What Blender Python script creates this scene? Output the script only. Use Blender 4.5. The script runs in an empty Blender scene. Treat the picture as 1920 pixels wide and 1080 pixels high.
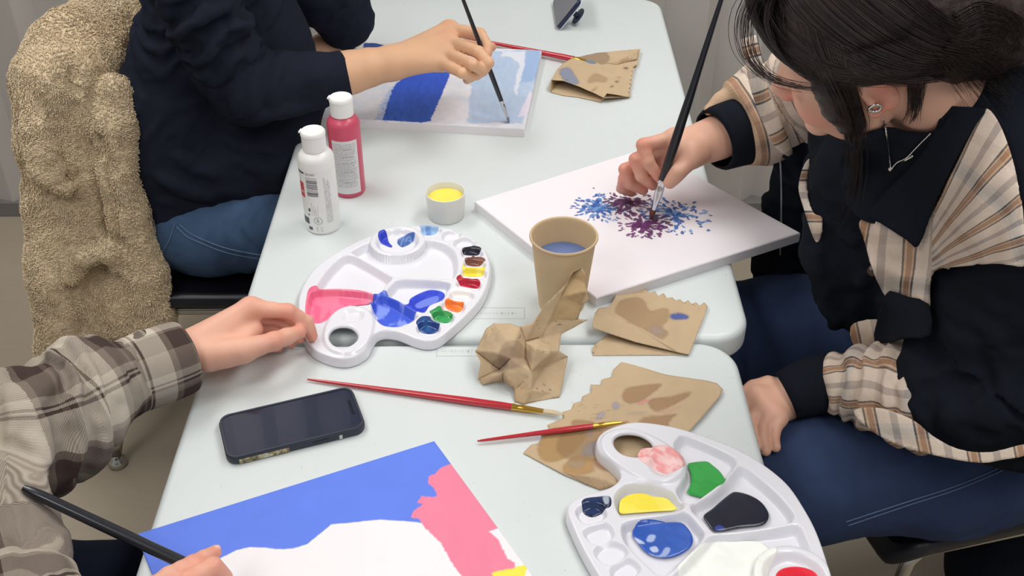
import bpy, bmesh, math, random
import numpy as np
from mathutils import Vector, Matrix

random.seed(7); rng = np.random.default_rng(11)
# ------------------------------------------------------------------ camera model
FPX = 2100.0; CAMH = 1.74; TH = math.atan(1544/FPX)
CO, SI = math.cos(TH), math.sin(TH)
T = 0.74                                     # height of the table tops
def P(px, py, z=T):
    """point of the room seen at photo pixel (px,py) at height z above the floor"""
    a = (px-960)/FPX; b = (540-py)/FPX
    ry, rz = CO+b*SI, -SI+b*CO
    t = (z-CAMH)/rz
    return np.array([a*t, ry*t, z])
def PY(px, py, y):
    """point of the room seen at photo pixel (px,py) on the upright plane at distance y"""
    a = (px-960)/FPX; b = (540-py)/FPX; t = y/(CO+b*SI)
    return np.array([a*t, y, CAMH+(-SI+b*CO)*t])
def PX(xyz):
    xyz = np.asarray(xyz, float)
    x, y, z = xyz[..., 0], xyz[..., 1], xyz[..., 2]
    d = y*CO-(z-CAMH)*SI; u = y*SI+(z-CAMH)*CO
    return np.stack([960+FPX*x/d, 540-FPX*u/d], -1)

scene = bpy.context.scene
COL = scene.collection
scene.view_settings.view_transform = 'Standard'
scene.view_settings.look = 'None'
scene.view_settings.gamma = 1
scene.view_settings.use_curve_mapping = False
scene.view_settings.exposure = -0.06
cam = bpy.data.cameras.new('camera'); camo = bpy.data.objects.new('camera', cam); COL.objects.link(camo)
cam.sensor_fit = 'HORIZONTAL'; cam.sensor_width = 36; cam.lens = FPX/1920*36
cam.clip_start = 0.02; cam.clip_end = 60
camo.location = (0, 0, CAMH); camo.rotation_euler = (math.pi/2-TH, 0, 0)
scene.camera = camo

# ------------------------------------------------------------------ materials
def lin(c):
    return tuple(((v/255)/12.92 if v/255 <= .04045 else ((v/255+.055)/1.055)**2.4) for v in c)
MATS = {}
class MB:
    """small node-graph builder"""
    def __init__(s, name):
        s.m = bpy.data.materials.new(name); s.m.use_nodes = True
        s.nt = s.m.node_tree; s.n = s.nt.nodes; s.l = s.nt.links
        s.b = s.n['Principled BSDF']; s.co = None
    def node(s, t, **kw):
        x = s.n.new(t)
        for k, v in kw.items():
            if k in x.inputs: x.inputs[k].default_value = v
            else: setattr(x, k, v)
        return x
    def coord(s):
        if not s.co: s.co = s.n.new('ShaderNodeTexCoord')
        return s.co.outputs['Object']
    def link(s, a, b): s.l.new(a, b)
    def noise(s, scale, detail=3, vec=None, rough=.55, dist=0):
        x = s.node('ShaderNodeTexNoise', Scale=scale, Detail=detail, Roughness=rough, Distortion=dist)
        s.link(vec or s.coord(), x.inputs['Vector']); return x.outputs['Fac']
    def ramp(s, fac, stops):
        r = s.n.new('ShaderNodeValToRGB'); e = r.color_ramp.elements
        while len(e) < len(stops): e.new(.5)
        for i, (p, c) in enumerate(stops):
            e[i].position = p; e[i].color = (*c, 1)
        s.link(fac, r.inputs['Fac']); return r.outputs['Color']
    def mix(s, fac, a, b, mode='MIX'):
        x = s.n.new('ShaderNodeMix'); x.data_type = 'RGBA'; x.blend_type = mode
        for sock, v in ((x.inputs[0], fac), (x.inputs[6], a), (x.inputs[7], b)):
            if hasattr(v, 'links'): s.link(v, sock)
            elif isinstance(v, (int, float)): sock.default_value = v
            else: sock.default_value = (*v, 1)
        return x.outputs[2]
    def math(s, op, a, b=0.0):
        x = s.n.new('ShaderNodeMath'); x.operation = op
        for sock, v in ((x.inputs[0], a), (x.inputs[1], b)):
            if hasattr(v, 'links'): s.link(v, sock)
            else: sock.default_value = v
        return x.outputs[0]
    def color(s, v):
        if hasattr(v, 'links'): s.link(v, s.b.inputs['Base Color'])
        else: s.b.inputs['Base Color'].default_value = (*v, 1)
    def bump(s, h, strength=.3, dist=.001, prev=None):
        x = s.node('ShaderNodeBump', Strength=strength, Distance=dist)
        s.link(h, x.inputs['Height'])
        if prev: s.link(prev, x.inputs['Normal'])
        s.link(x.outputs[0], s.b.inputs['Normal']); return x.outputs[0]
    def set(s, **kw):
        for k, v in kw.items(): s.b.inputs[k.replace('_', ' ')].default_value = v
        return s.m

def flat(name, rgb, rough=.5, metal=0., nscale=0, namp=.06, bscale=0, bstr=.2, bdist=.0006, sss=0, **kw):
    """simple procedural material: colour with a slight noise variation and an optional noise bump"""
    if name in MATS: return MATS[name]
    b = MB(name); c = lin(rgb)
    if nscale:
        f = b.noise(nscale)
        b.color(b.mix(f, tuple(v*(1-namp) for v in c), tuple(min(1, v*(1+namp)) for v in c)))
    else: b.color(c)
    if bscale: b.bump(b.noise(bscale, 4), bstr, bdist)
    b.set(Roughness=rough, Metallic=metal)
    if sss:
        b.set(Subsurface_Weight=sss, Subsurface_Scale=.01); b.b.inputs['Subsurface Radius'].default_value = (1, .35, .2)
    for k, v in kw.items(): b.b.inputs[k.replace('_', ' ')].default_value = v
    MATS[name] = b.m
    return b.m

def attr_mat(name, rough=.6, bscale=0, bstr=.2, bdist=.0004, metal=0, coat=0, gl=0):
    """colour read from the mesh's own pigment attribute"""
    if name in MATS: return MATS[name]
    b = MB(name); a = b.node('ShaderNodeAttribute', attribute_name='Col')
    b.color(a.outputs['Color'])
    if bscale: b.bump(b.noise(bscale, 3), bstr, bdist)
    b.set(Roughness=rough, Metallic=metal, Coat_Weight=coat)
    MATS[name] = b.m; return b.m

# ------------------------------------------------------------------ objects
def tag(o, label, cat, group=None, kind=None):
    o['label'] = label; o['category'] = cat
    if group: o['group'] = group
    if kind: o['kind'] = kind
    return o
def empty(name, loc, label, cat, group=None, rotz=0):
    o = bpy.data.objects.new(name, None); COL.objects.link(o)
    o.location = loc; o.rotation_euler = (0, 0, rotz); o.empty_display_size = .05
    return tag(o, label, cat, group)
def mesh_obj(name, verts, faces, mats, parent=None, smooth=True, midx=None, col=None, origin=None, label=None):
    """verts in world metres; origin moves the object's origin there"""
    verts = np.asarray(verts, float)
    if parent is not None: org = np.array(parent['_w']) if '_w' in parent else np.array(parent.location)
    elif origin is not None: org = np.array(origin, float)
    else: org = np.zeros(3)
    me = bpy.data.meshes.new(name)
    v = verts-org
    if isinstance(faces, np.ndarray):
        nf, k = faces.shape
        me.vertices.add(len(v)); me.vertices.foreach_set('co', v.astype(np.float32).ravel())
        me.loops.add(nf*k); me.loops.foreach_set('vertex_index', faces.astype(np.int32).ravel())
        me.polygons.add(nf); me.polygons.foreach_set('loop_start', np.arange(0, nf*k, k, dtype=np.int32))
        me.update(calc_edges=True); me.validate()
    else:
        me.from_pydata(v.tolist(), [], [tuple(int(i) for i in f) for f in faces]); me.update()
    for m in (mats if isinstance(mats, (list, tuple)) else [mats]): me.materials.append(m)
    if midx is not None and len(midx) == len(me.polygons): me.polygons.foreach_set('material_index', np.asarray(midx, np.int32))
    if smooth is not False: me.polygons.foreach_set('use_smooth', np.ones(len(me.polygons), bool))
    if col is not None:
        ca = me.color_attributes.new('Col', 'FLOAT_COLOR', 'POINT')
        c4 = np.ones((len(v), 4), np.float32); c4[:, :3] = col; ca.data.foreach_set('color', c4.ravel())
    o = bpy.data.objects.new(name, me); COL.objects.link(o)
    if parent is not None: o.parent = parent
    elif origin is not None: o.location = origin
    o['_w'] = [float(q) for q in org]
    if isinstance(smooth, float):
        e = o.modifiers.new('split', 'EDGE_SPLIT'); e.split_angle = math.radians(smooth)
    if label: o['label'] = label
    return o
def join(parts):
    """merge [(verts, faces)] or [(verts, faces, m)] into one vert/face/material list"""
    V, Fc, M, n = [], [], [], 0
    for p in parts:
        v, f = p[0], p[1]; m = p[2] if len(p) > 2 else 0
        V.append(np.asarray(v, float)); Fc += [tuple(i+n for i in q) for q in f]; M += [m]*len(f); n += len(v)
    return np.concatenate(V), Fc, M

def rotz(a): c, s = math.cos(a), math.sin(a); return np.array([[c, -s, 0], [s, c, 0], [0, 0, 1]])
def frame(axis, ref=(0, 0, 1)):
    a = np.array(axis, float); a /= np.linalg.norm(a)
    r = np.array(ref, float)
    if abs(a@r) > .95*np.linalg.norm(r): r = np.array([1., 0, 0])
    u = np.cross(r, a); u /= np.linalg.norm(u); w = np.cross(a, u); return u, w, a
def lathe(profile, base=(0, 0, 0), axis=(0, 0, 1), seg=48, cap0=True, cap1=True):
    u, w, a = frame(axis); base = np.array(base, float)
    V = []; n = len(profile)
    for r, h in profile:
        for k in range(seg):
            t = 2*math.pi*k/seg
            V.append(base+a*h+(u*math.cos(t)+w*math.sin(t))*r)
    Fc = []
    for i in range(n-1):
        for k in range(seg):
            k2 = (k+1) % seg
            Fc.append((i*seg+k, i*seg+k2, (i+1)*seg+k2, (i+1)*seg+k))
    if cap0: Fc.append(tuple(range(seg))[::-1])
    if cap1: Fc.append(tuple((n-1)*seg+k for k in range(seg)))
    return np.array(V), Fc
def spline(pts, n, closed=False):
    """Catmull-Rom through pts (any dimension)"""
    p = np.asarray(pts, float); m = len(p); out = []
    if closed:
        for i in range(m):
            a, b, c, d = p[(i-1) % m], p[i], p[(i+1) % m], p[(i+2) % m]
            for t in np.arange(n)/n:
                out.append(.5*((2*b)+(-a+c)*t+(2*a-5*b+4*c-d)*t*t+(-a+3*b-3*c+d)*t**3))
        return np.array(out)
    q = np.vstack([2*p[0]-p[1], p, 2*p[-1]-p[-2]])
    for i in range(1, m):
        a, b, c, d = q[i-1], q[i], q[i+1], q[i+2]
        for t in np.arange(n)/n:
            out.append(.5*((2*b)+(-a+c)*t+(2*a-5*b+4*c-d)*t*t+(-a+3*b-3*c+d)*t**3))
    out.append(p[-1]); return np.array(out)
def tube(path, rad, seg=12, flatten=1., ref=(0, 0, 1), caps=True):
    """tube along a path; rad scalar or per point; flatten squeezes along the second axis"""
    path = np.asarray(path, float); n = len(path)
    rad = np.full(n, rad) if np.isscalar(rad) else np.asarray(rad, float)
    tg = np.gradient(path, axis=0); V = []
    u0 = None
    for i in range(n):
        a = tg[i]/(np.linalg.norm(tg[i])+1e-12)
        if u0 is None: u, w, _ = frame(a, ref)
        else:
            u = u0-a*(u0@a); u /= np.linalg.norm(u); w = np.cross(a, u)
        u0 = u
        for k in range(seg):
            t = 2*math.pi*k/seg
            V.append(path[i]+(u*math.cos(t)+w*math.sin(t)*flatten)*rad[i])
    Fc = []
    for i in range(n-1):
        for k in range(seg):
            k2 = (k+1) % seg
            Fc.append((i*seg+k, i*seg+k2, (i+1)*seg+k2, (i+1)*seg+k))
    if caps:
        Fc.append(tuple(range(seg))[::-1]); Fc.append(tuple((n-1)*seg+k for k in range(seg)))
    return np.array(V), Fc
def box(lo, hi, rot=None, c=None):
    lo, hi = np.array(lo, float), np.array(hi, float)
    V = np.array([[x, y, z] for z in (lo[2], hi[2]) for y in (lo[1], hi[1]) for x in (lo[0], hi[0])])
    if rot is not None: V = V@rot.T
    if c is not None: V = V+np.array(c)
    return V, [(0, 2, 3, 1), (4, 5, 7, 6), (0, 1, 5, 4), (2, 6, 7, 3), (0, 4, 6, 2), (1, 3, 7, 5)]
def prism(poly, z0, z1, bev=0, steps=3):
    """vertical prism over a 2D polygon with rounded top and bottom edges"""
    p = np.asarray(poly, float); n = len(p)
    area = .5*np.sum(p[:, 0]*np.roll(p[:, 1], -1)-np.roll(p[:, 0], -1)*p[:, 1])
    if area < 0: p = p[::-1]
    e = np.roll(p, -1, 0)-p; e /= np.linalg.norm(e, axis=1)[:, None]+1e-12
    nrm = np.stack([e[:, 1], -e[:, 0]], 1); vn = nrm+np.roll(nrm, 1, 0); vn /= np.linalg.norm(vn, axis=1)[:, None]+1e-9
    rings = []
    if bev:
        for k in range(steps+1):
            t = math.pi/2*k/steps; rings.append((bev*(1-math.sin(t)), z0+bev*(1-math.cos(t))))
        for k in range(steps+1):
            t = math.pi/2*k/steps; rings.append((bev*(1-math.cos(t)), z1-bev*(1-math.sin(t))))
    else: rings = [(0, z0), (0, z1)]
    V = [np.c_[p-vn*i, np.full(n, z)] for i, z in rings]
    Fc = []
    for r in range(len(rings)-1):
        for k in range(n):
            k2 = (k+1) % n; Fc.append((r*n+k, r*n+k2, (r+1)*n+k2, (r+1)*n+k))
    Fc.append(tuple(range(n))[::-1]); Fc.append(tuple((len(rings)-1)*n+k for k in range(n)))
    return np.concatenate(V), Fc
def rrect(hx, hy, r, n=6):
    out = []
    for sx, sy, a0 in ((1, 1, 0), (-1, 1, 90), (-1, -1, 180), (1, -1, 270)):
        for k in range(n+1):
            a = math.radians(a0+90*k/n); out.append((sx*(hx-r)+r*math.cos(a), sy*(hy-r)+r*math.sin(a)))
    return np.array(out)
def psd(pts, poly):
    """signed distance of Nx2 points to a polygon, negative inside"""
    pts = np.asarray(pts, float); poly = np.asarray(poly, float)
    a = poly; b = np.roll(poly, -1, 0); best = np.full(len(pts), 1e9); ins = np.zeros(len(pts), bool)
    for i in range(len(a)):
        e = b[i]-a[i]; w = pts-a[i]; t = np.clip((w@e)/(e@e+1e-18), 0, 1)
        d = w-t[:, None]*e; best = np.minimum(best, (d*d).sum(1))
        c = ((a[i, 1] <= pts[:, 1]) != (b[i, 1] <= pts[:, 1]))
        if abs(e[1]) > 1e-15: ins ^= c & (pts[:, 0] < a[i, 0]+(pts[:, 1]-a[i, 1])/e[1]*e[0])
    return np.where(ins, -1, 1)*np.sqrt(best)
def pxpoly(pts, z, sm=0, ox=0, oy=0, sc=1.):
    q = [P(ox+x/sc, oy+y/sc, z)[:2] for x, y in pts]
    return spline(q, sm, True) if sm else np.array(q)

# value noise in numpy
def _h(ix, iy, iz, seed):
    n = (ix*374761393+iy*668265263+iz*2147483647+seed*974634777) & 0xffffffff
    n = ((n ^ (n >> 13))*1274126177) & 0xffffffff
    return ((n ^ (n >> 16)) & 0xffff)/65535.*2-1
def vnoise(p, scale=1., seed=0):
    p = np.asarray(p, float)*scale
    if p.shape[-1] == 2: p = np.concatenate([p, np.zeros(p.shape[:-1]+(1,))], -1)
    i = np.floor(p).astype(np.int64); f = p-i; f = f*f*(3-2*f)
    r = 0
    for dx in (0, 1):
        for dy in (0, 1):
            for dz in (0, 1):
                w = (f[..., 0] if dx else 1-f[..., 0])*(f[..., 1] if dy else 1-f[..., 1])*(f[..., 2] if dz else 1-f[..., 2])
                r = r+w*_h(i[..., 0]+dx, i[..., 1]+dy, i[..., 2]+dz, seed)
    return r
def fbm(p, scale, oct=3, seed=0):
    r = 0; a = 1; s = 0
    for k in range(oct): r = r+a*vnoise(p, scale*2**k, seed+k*17); s += a; a *= .5
    return r/s
def sstep(a, b, x): t = np.clip((x-a)/(b-a), 0, 1); return t*t*(3-2*t)

def grid_sheet(outline, res, zf, thick, holes=(), origin2=None, ang=0.):
    """dense sheet over a 2D outline (world xy); zf(xy)->z; returns verts, quads, top mask.
    Border vertices are pulled onto the outline; a lower layer and side walls give it thickness."""
    c, s = math.cos(ang), math.sin(ang); R = np.array([[c, s], [-s, c]])      # world->local
    ol = np.asarray(outline)@R.T
    lo, hi = ol.min(0)-res, ol.max(0)+res
    nx, ny = int((hi[0]-lo[0])/res)+2, int((hi[1]-lo[1])/res)+2
    gx, gy = np.meshgrid(lo[0]+np.arange(nx)*res, lo[1]+np.arange(ny)*res, indexing='ij')
    g = np.stack([gx, gy], -1).reshape(-1, 2)@R      # to world
    d = psd(g, outline)
    for h in holes: d = np.maximum(d, -psd(g, h))
    dd = d.reshape(nx, ny)
    ins = dd < res*.5
    cell = ins[:-1, :-1] & ins[1:, :-1] & ins[1:, 1:] & ins[:-1, 1:]
    # snap border vertices
    eps = res*.25
    def dist(q):
        v = psd(q, outline)
        for h in holes: v = np.maximum(v, -psd(q, h))
        return v
    cnt = np.zeros((nx, ny), int)
    for dx in (0, 1):
        for dy in (0, 1): cnt[dx:nx-1+dx, dy:ny-1+dy] += cell
    border = ((cnt > 0) & (cnt < 4)).ravel()
    gb = g[border]
    for _ in range(2):
        d0 = dist(gb); gxn = (dist(gb+[eps, 0])-dist(gb-[eps, 0]))/(2*eps); gyn = (dist(gb+[0, eps])-dist(gb-[0, eps]))/(2*eps)
        n = np.stack([gxn, gyn], 1); n /= np.linalg.norm(n, axis=1)[:, None]+1e-9
        gb = gb-n*np.clip(d0, -res*.9, res*.9)[:, None]
    g[border] = gb
    idx = np.full(nx*ny, -1); used = (cnt > 0).ravel(); idx[used] = np.arange(used.sum())
    I = idx.reshape(nx, ny)
    ci, cj = np.nonzero(cell)
    q = np.stack([I[ci, cj], I[ci+1, cj], I[ci+1, cj+1], I[ci, cj+1]], 1)
    xy = g[used]; z = zf(xy); n = len(xy)
    top = np.c_[xy, z]; bot = np.c_[xy, z-thick] if np.isscalar(thick) else np.c_[xy, thick(xy, z)]
    e = np.concatenate([q[:, [0, 1]], q[:, [1, 2]], q[:, [2, 3]], q[:, [3, 0]]])
    key = e[:, 0]*(n+1)+e[:, 1]; rkey = e[:, 1]*(n+1)+e[:, 0]
    be = e[~np.isin(key, rkey)]
    side = np.stack([be[:, 1], be[:, 0], be[:, 0]+n, be[:, 1]+n], 1)
    Fq = np.concatenate([q, q[:, ::-1]+n, side])
    return np.concatenate([top, bot]), Fq, np.arange(2*n) < n

# ------------------------------------------------------------------ signed distance modelling
class SDF:
    def __init__(s, lo, hi, res):
        s.lo = np.array(lo, float); s.res = res
        s.n = np.ceil((np.array(hi, float)-s.lo)/res).astype(int)+1
        s.F = np.full(s.n, .2, np.float32)
    def _sub(s, lo, hi):
        i0 = np.clip(np.floor((np.array(lo)-s.lo)/s.res).astype(int), 0, s.n); i1 = np.clip(np.ceil((np.array(hi)-s.lo)/s.res).astype(int)+1, 0, s.n)
        sl = tuple(slice(a, b) for a, b in zip(i0, i1))
        ax = [s.lo[k]+np.arange(i0[k], i1[k])*s.res for k in range(3)]
        if min(i1-i0) <= 0: return None, None
        g = np.stack(np.meshgrid(*ax, indexing='ij'), -1)
        return sl, g
    def put(s, lo, hi, fn, k, op='add'):
        sl, g = s._sub(np.array(lo)-k-.02, np.array(hi)+k+.02)
        if sl is None: return s
        d = fn(g); a = s.F[sl]
        if op == 'sub':
            h = np.clip(.5-.5*(d+a)/k, 0, 1); s.F[sl] = a*(1-h)+(-d)*h+k*h*(1-h)
        else:
            h = np.clip(.5+.5*(a-d)/k, 0, 1); s.F[sl] = a*(1-h)+d*h-k*h*(1-h)
        return s
    def cap(s, a, b, ra, rb, k=.01, flat=None, nrm=None, op='add'):
        """round cone a->b; flat<1 squeezes it along the direction nrm"""
        a, b = np.array(a, float), np.array(b, float); R = max(ra, rb)
        ab = b-a; L2 = ab@ab+1e-12
        if flat is not None:
            n = np.array(nrm, float); n = n-ab*(n@ab)/L2; n /= np.linalg.norm(n)
        def fn(g):
            w = g-a; t = np.clip((w@ab)/L2, 0, 1)
            v = w-t[..., None]*ab; rr = ra+(rb-ra)*t
            if flat is None: return np.sqrt((v*v).sum(-1))-rr
            c = v@n; q = (v*v).sum(-1)-c*c
            m = np.sqrt(np.maximum(q, 0)+(c/flat)**2)
            return (m-rr)*(flat+(1-flat)*np.clip(np.sqrt(np.maximum(q, 0))/(m+1e-9), 0, 1))
        return s.put(np.minimum(a, b)-R, np.maximum(a, b)+R, fn, k, op)
    def chain(s, pts, rad, k=.01, flat=None, nrm=None, sub=0):
        if sub:
            q = spline([np.r_[p, r] for p, r in zip(pts, rad)], sub); pts, rad = q[:, :3], q[:, 3]
        for i in range(len(pts)-1): s.cap(pts[i], pts[i+1], rad[i], rad[i+1], k, flat, nrm)
        return s
    def ell(s, c, r, k=.01, R=None, op='add'):
        c = np.array(c, float); r = np.array(r, float); R = np.eye(3) if R is None else np.array(R)   # columns = axes
        m = r.max()
        def fn(g):
            q = (g-c)@R; k0 = np.sqrt(((q/r)**2).sum(-1)); k1 = np.sqrt(((q/r**2)**2).sum(-1))
            return k0*(k0-1)/(k1+1e-9)
        return s.put(c-m, c+m, fn, k, op)
    def half(s, pt, nrm, k=.004):
        """keep only the side the normal points away from"""
        n = np.array(nrm, float); n /= np.linalg.norm(n); pt = np.array(pt, float)
        hi = s.lo+s.n*s.res
        sl, g = s._sub(s.lo, hi); d = (g-pt)@n; a = s.F[sl]
        h = np.clip(.5-.5*(a-d)/k, 0, 1); s.F[sl] = a*(1-h)+d*h+k*h*(1-h); return s
    def mesh(s, smooth=1):
        F = s.F.copy(); F[0] = F[-1] = .2; F[:, 0] = F[:, -1] = .2; F[:, :, 0] = F[:, :, -1] = .2
        ins = F < 0; nx, ny, nz = F.shape
        S = sum(ins[dx:nx-1+dx, dy:ny-1+dy, dz:nz-1+dz].astype(np.int8) for dx in (0, 1) for dy in (0, 1) for dz in (0, 1))
        act = (S > 0) & (S < 8); ci, cj, ck = np.nonzero(act)
        acc = np.zeros((len(ci), 3)); cnt = np.zeros(len(ci)); cs = [(dx, dy, dz) for dx in (0, 1) for dy in (0, 1) for dz in (0, 1)]
        for a in cs:
            for b in cs:
                if sum(b)-sum(a) != 1 or any(y < x for x, y in zip(a, b)): continue
                fa = F[ci+a[0], cj+a[1], ck+a[2]]; fb = F[ci+b[0], cj+b[1], ck+b[2]]
                m = (fa < 0) != (fb < 0); t = np.where(m, fa/(fa-fb+1e-12), 0)
                p = np.array(a)+t[:, None]*(np.array(b)-np.array(a))
                acc += p*m[:, None]; cnt += m
        V = s.lo+(np.stack([ci, cj, ck], 1)+acc/cnt[:, None])*s.res
        idx = np.full(act.shape, -1); idx[ci, cj, ck] = np.arange(len(ci))
        Q = []
        for ax in range(3):
            sl0 = [slice(None)]*3; sl1 = [slice(None)]*3; sl0[ax] = slice(0, -1); sl1[ax] = slice(1, None)
            A, B = ins[tuple(sl0)], ins[tuple(sl1)]
            for flip, mask in ((False, A & ~B), (True, ~A & B)):
                i, j, k = np.nonzero(mask); p = [i, j, k]; o = [x for x in range(3) if x != ax]
                def at(d0, d1):
                    q = [x.copy() for x in p]; q[o[0]] -= d0; q[o[1]] -= d1; return idx[q[0], q[1], q[2]]
                f = np.stack([at(1, 1), at(0, 1), at(0, 0), at(1, 0)], 1)
                if flip ^ (ax == 1): f = f[:, ::-1]
                Q.append(f)
        Q = np.concatenate(Q)
        for _ in range(smooth): V = relax(V, Q)
        return V, Q
def relax(V, Q, f=.5):
    acc = np.zeros_like(V); cnt = np.zeros(len(V))
    for a, b in ((0, 1), (1, 2), (2, 3), (3, 0)):
        for u, w in ((a, b), (b, a)):
            for c in range(3): acc[:, c] += np.bincount(Q[:, u], V[Q[:, w], c], len(V))
            cnt += np.bincount(Q[:, u], minlength=len(V))
    return V*(1-f)+f*acc/np.maximum(cnt, 1)[:, None]
def normals(V, Q):
    n = np.cross(V[Q[:, 2]]-V[Q[:, 0]], V[Q[:, 3]]-V[Q[:, 1]]); out = np.zeros_like(V)
    for k in range(4):
        for c in range(3): out[:, c] += np.bincount(Q[:, k], n[:, c], len(V))
    return out/(np.linalg.norm(out, axis=1)[:, None]+1e-12)
def seg_t(V, pts):
    """closest parameter (length in metres) along a polyline, distance, and the index"""
    pts = np.asarray(pts, float); best = np.full(len(V), 1e9); out = np.zeros(len(V)); acc = 0
    for i in range(len(pts)-1):
        ab = pts[i+1]-pts[i]; L = np.linalg.norm(ab); w = V-pts[i]; t = np.clip((w@ab)/(L*L), 0, 1)
        d = np.linalg.norm(w-t[:, None]*ab, axis=1); m = d < best; best[m] = d[m]; out[m] = acc+t[m]*L; acc += L
    return out, best
# ================================================================== SETTING
def struct(o): o['kind'] = 'structure'; return o
b = MB('vinyl_floor'); n1 = b.noise(2.2, 4); n2 = b.noise(90, 3)
mp = b.node('ShaderNodeMapping'); mp.inputs['Scale'].default_value = (3, 60, 1); b.link(b.coord(), mp.inputs['Vector'])
n3 = b.noise(3, 4, mp.outputs[0])
c = b.ramp(n1, [(.3, lin((168, 156, 138))), (.7, lin((180, 169, 151)))])
c = b.mix(b.math('MULTIPLY', n3, .35), c, lin((150, 138, 120))); c = b.mix(b.math('MULTIPLY', n2, .12), c, lin((120, 108, 92)))
b.color(c); b.bump(n2, .1, .0005); M_floor = b.set(Roughness=.42)
M_part = flat('partition_vinyl', (190, 186, 182), .7, bscale=260, bstr=.25, bdist=.0004, nscale=1.5, namp=.03)
M_base = flat('baseboard_rubber', (120, 117, 116), .6)
M_ceil = flat('ceiling_tile', (225, 225, 222), .9, bscale=60)
struct(mesh_obj('floor', [(-4, -1.5, 0), (4, -1.5, 0), (4, 2.95, 0), (-4, 2.95, 0)], [(0, 1, 2, 3)], M_floor, smooth=False))
# folding partition: zig-zag of wide and narrow vertical leaves
WY = 2.74
pts = []; x = -3.9; i = 0
while x < 3.9:
    pts.append((x, WY+.018)); pts.append((x+.105, WY-.018)); pts.append((x+.11, WY-.018)); x += .148
pts = np.array(pts); ZT = 2.7; n = len(pts)
V = np.concatenate([np.c_[pts, np.full(n, .045)], np.c_[pts, np.full(n, ZT)], np.c_[pts+[0, .06], np.full(n, .045)], np.c_[pts+[0, .06], np.full(n, ZT)]])
Fc = [(k, k+1, n+k+1, n+k) for k in range(n-1)]+[(2*n+k+1, 2*n+k, 3*n+k, 3*n+k+1) for k in range(n-1)]
Fc += [(n+k, n+k+1, 3*n+k+1, 3*n+k) for k in range(n-1)]
struct(mesh_obj('wall_back', V, Fc, M_part, smooth=False))
v, f = box((-3.95, WY-.028, 0), (3.95, WY+.07, .045)); struct(mesh_obj('baseboard_back', v, f, M_base, smooth=False))
struct(mesh_obj('ceiling', [(-4, -1.5, 2.7), (4, -1.5, 2.7), (4, 2.95, 2.7), (-4, 2.95, 2.7)], [(3, 2, 1, 0)], M_ceil, smooth=False))
M_wall = flat('wall_paint', (214, 212, 206), .8)
for nm, xx in (('wall_left', -4.05), ('wall_right', 4.0)):
    v, f = box((xx, -1.5, 0), (xx+.05, 2.95, 2.7)); struct(mesh_obj(nm, v, f, M_wall, smooth=False))

# ceiling lights (real lamps of the room)
M_frame = flat('lamp_frame', (235, 235, 235), .4)
em = bpy.data.materials.new('lamp_diffuser'); em.use_nodes = True
e_ = em.node_tree.nodes['Principled BSDF']; e_.inputs['Emission Color'].default_value = (1, .98, .95, 1); e_.inputs['Emission Strength'].default_value = 3.0
def ceiling_light(x, y, power, label, sx=.6, sy=1.2):
    r = empty('ceiling_light', (x, y, 2.7), label, 'ceiling light', 'fluorescent ceiling lights')
    v, f = box((x-sx/2-.03, y-sy/2-.03, 2.67), (x+sx/2+.03, y+sy/2+.03, 2.699)); mesh_obj('frame', v, f, M_frame, r, smooth=False)
    v, f = box((x-sx/2, y-sy/2, 2.664), (x+sx/2, y+sy/2, 2.6695)); mesh_obj('diffuser', v, f, em, r, smooth=False)
    L = bpy.data.lights.new('lamp', 'AREA'); L.shape = 'RECTANGLE'; L.size = sx; L.size_y = sy; L.energy = power; L.color = (1, .985, .96)
    lo = bpy.data.objects.new('lamp', L); COL.objects.link(lo); lo.parent = r; lo.location = (0, 0, -.045)
LIGHTS = [(.9, 1.9, 17, 'flat white ceiling light above the far table, right side'), (-1.1, 1.9, 15, 'flat white ceiling light above the coat-draped chair'),
          (.9, .1, 13, 'flat white ceiling light above the near table, right side'), (-1.1, .1, 10, 'flat white ceiling light above the flannel shirt painter')]
for a in LIGHTS: ceiling_light(*a)
w = bpy.data.worlds.new('world'); scene.world = w; w.use_nodes = True
w.node_tree.nodes['Background'].inputs[0].default_value = (.93, .97, 1, 1); w.node_tree.nodes['Background'].inputs[1].default_value = .36

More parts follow.
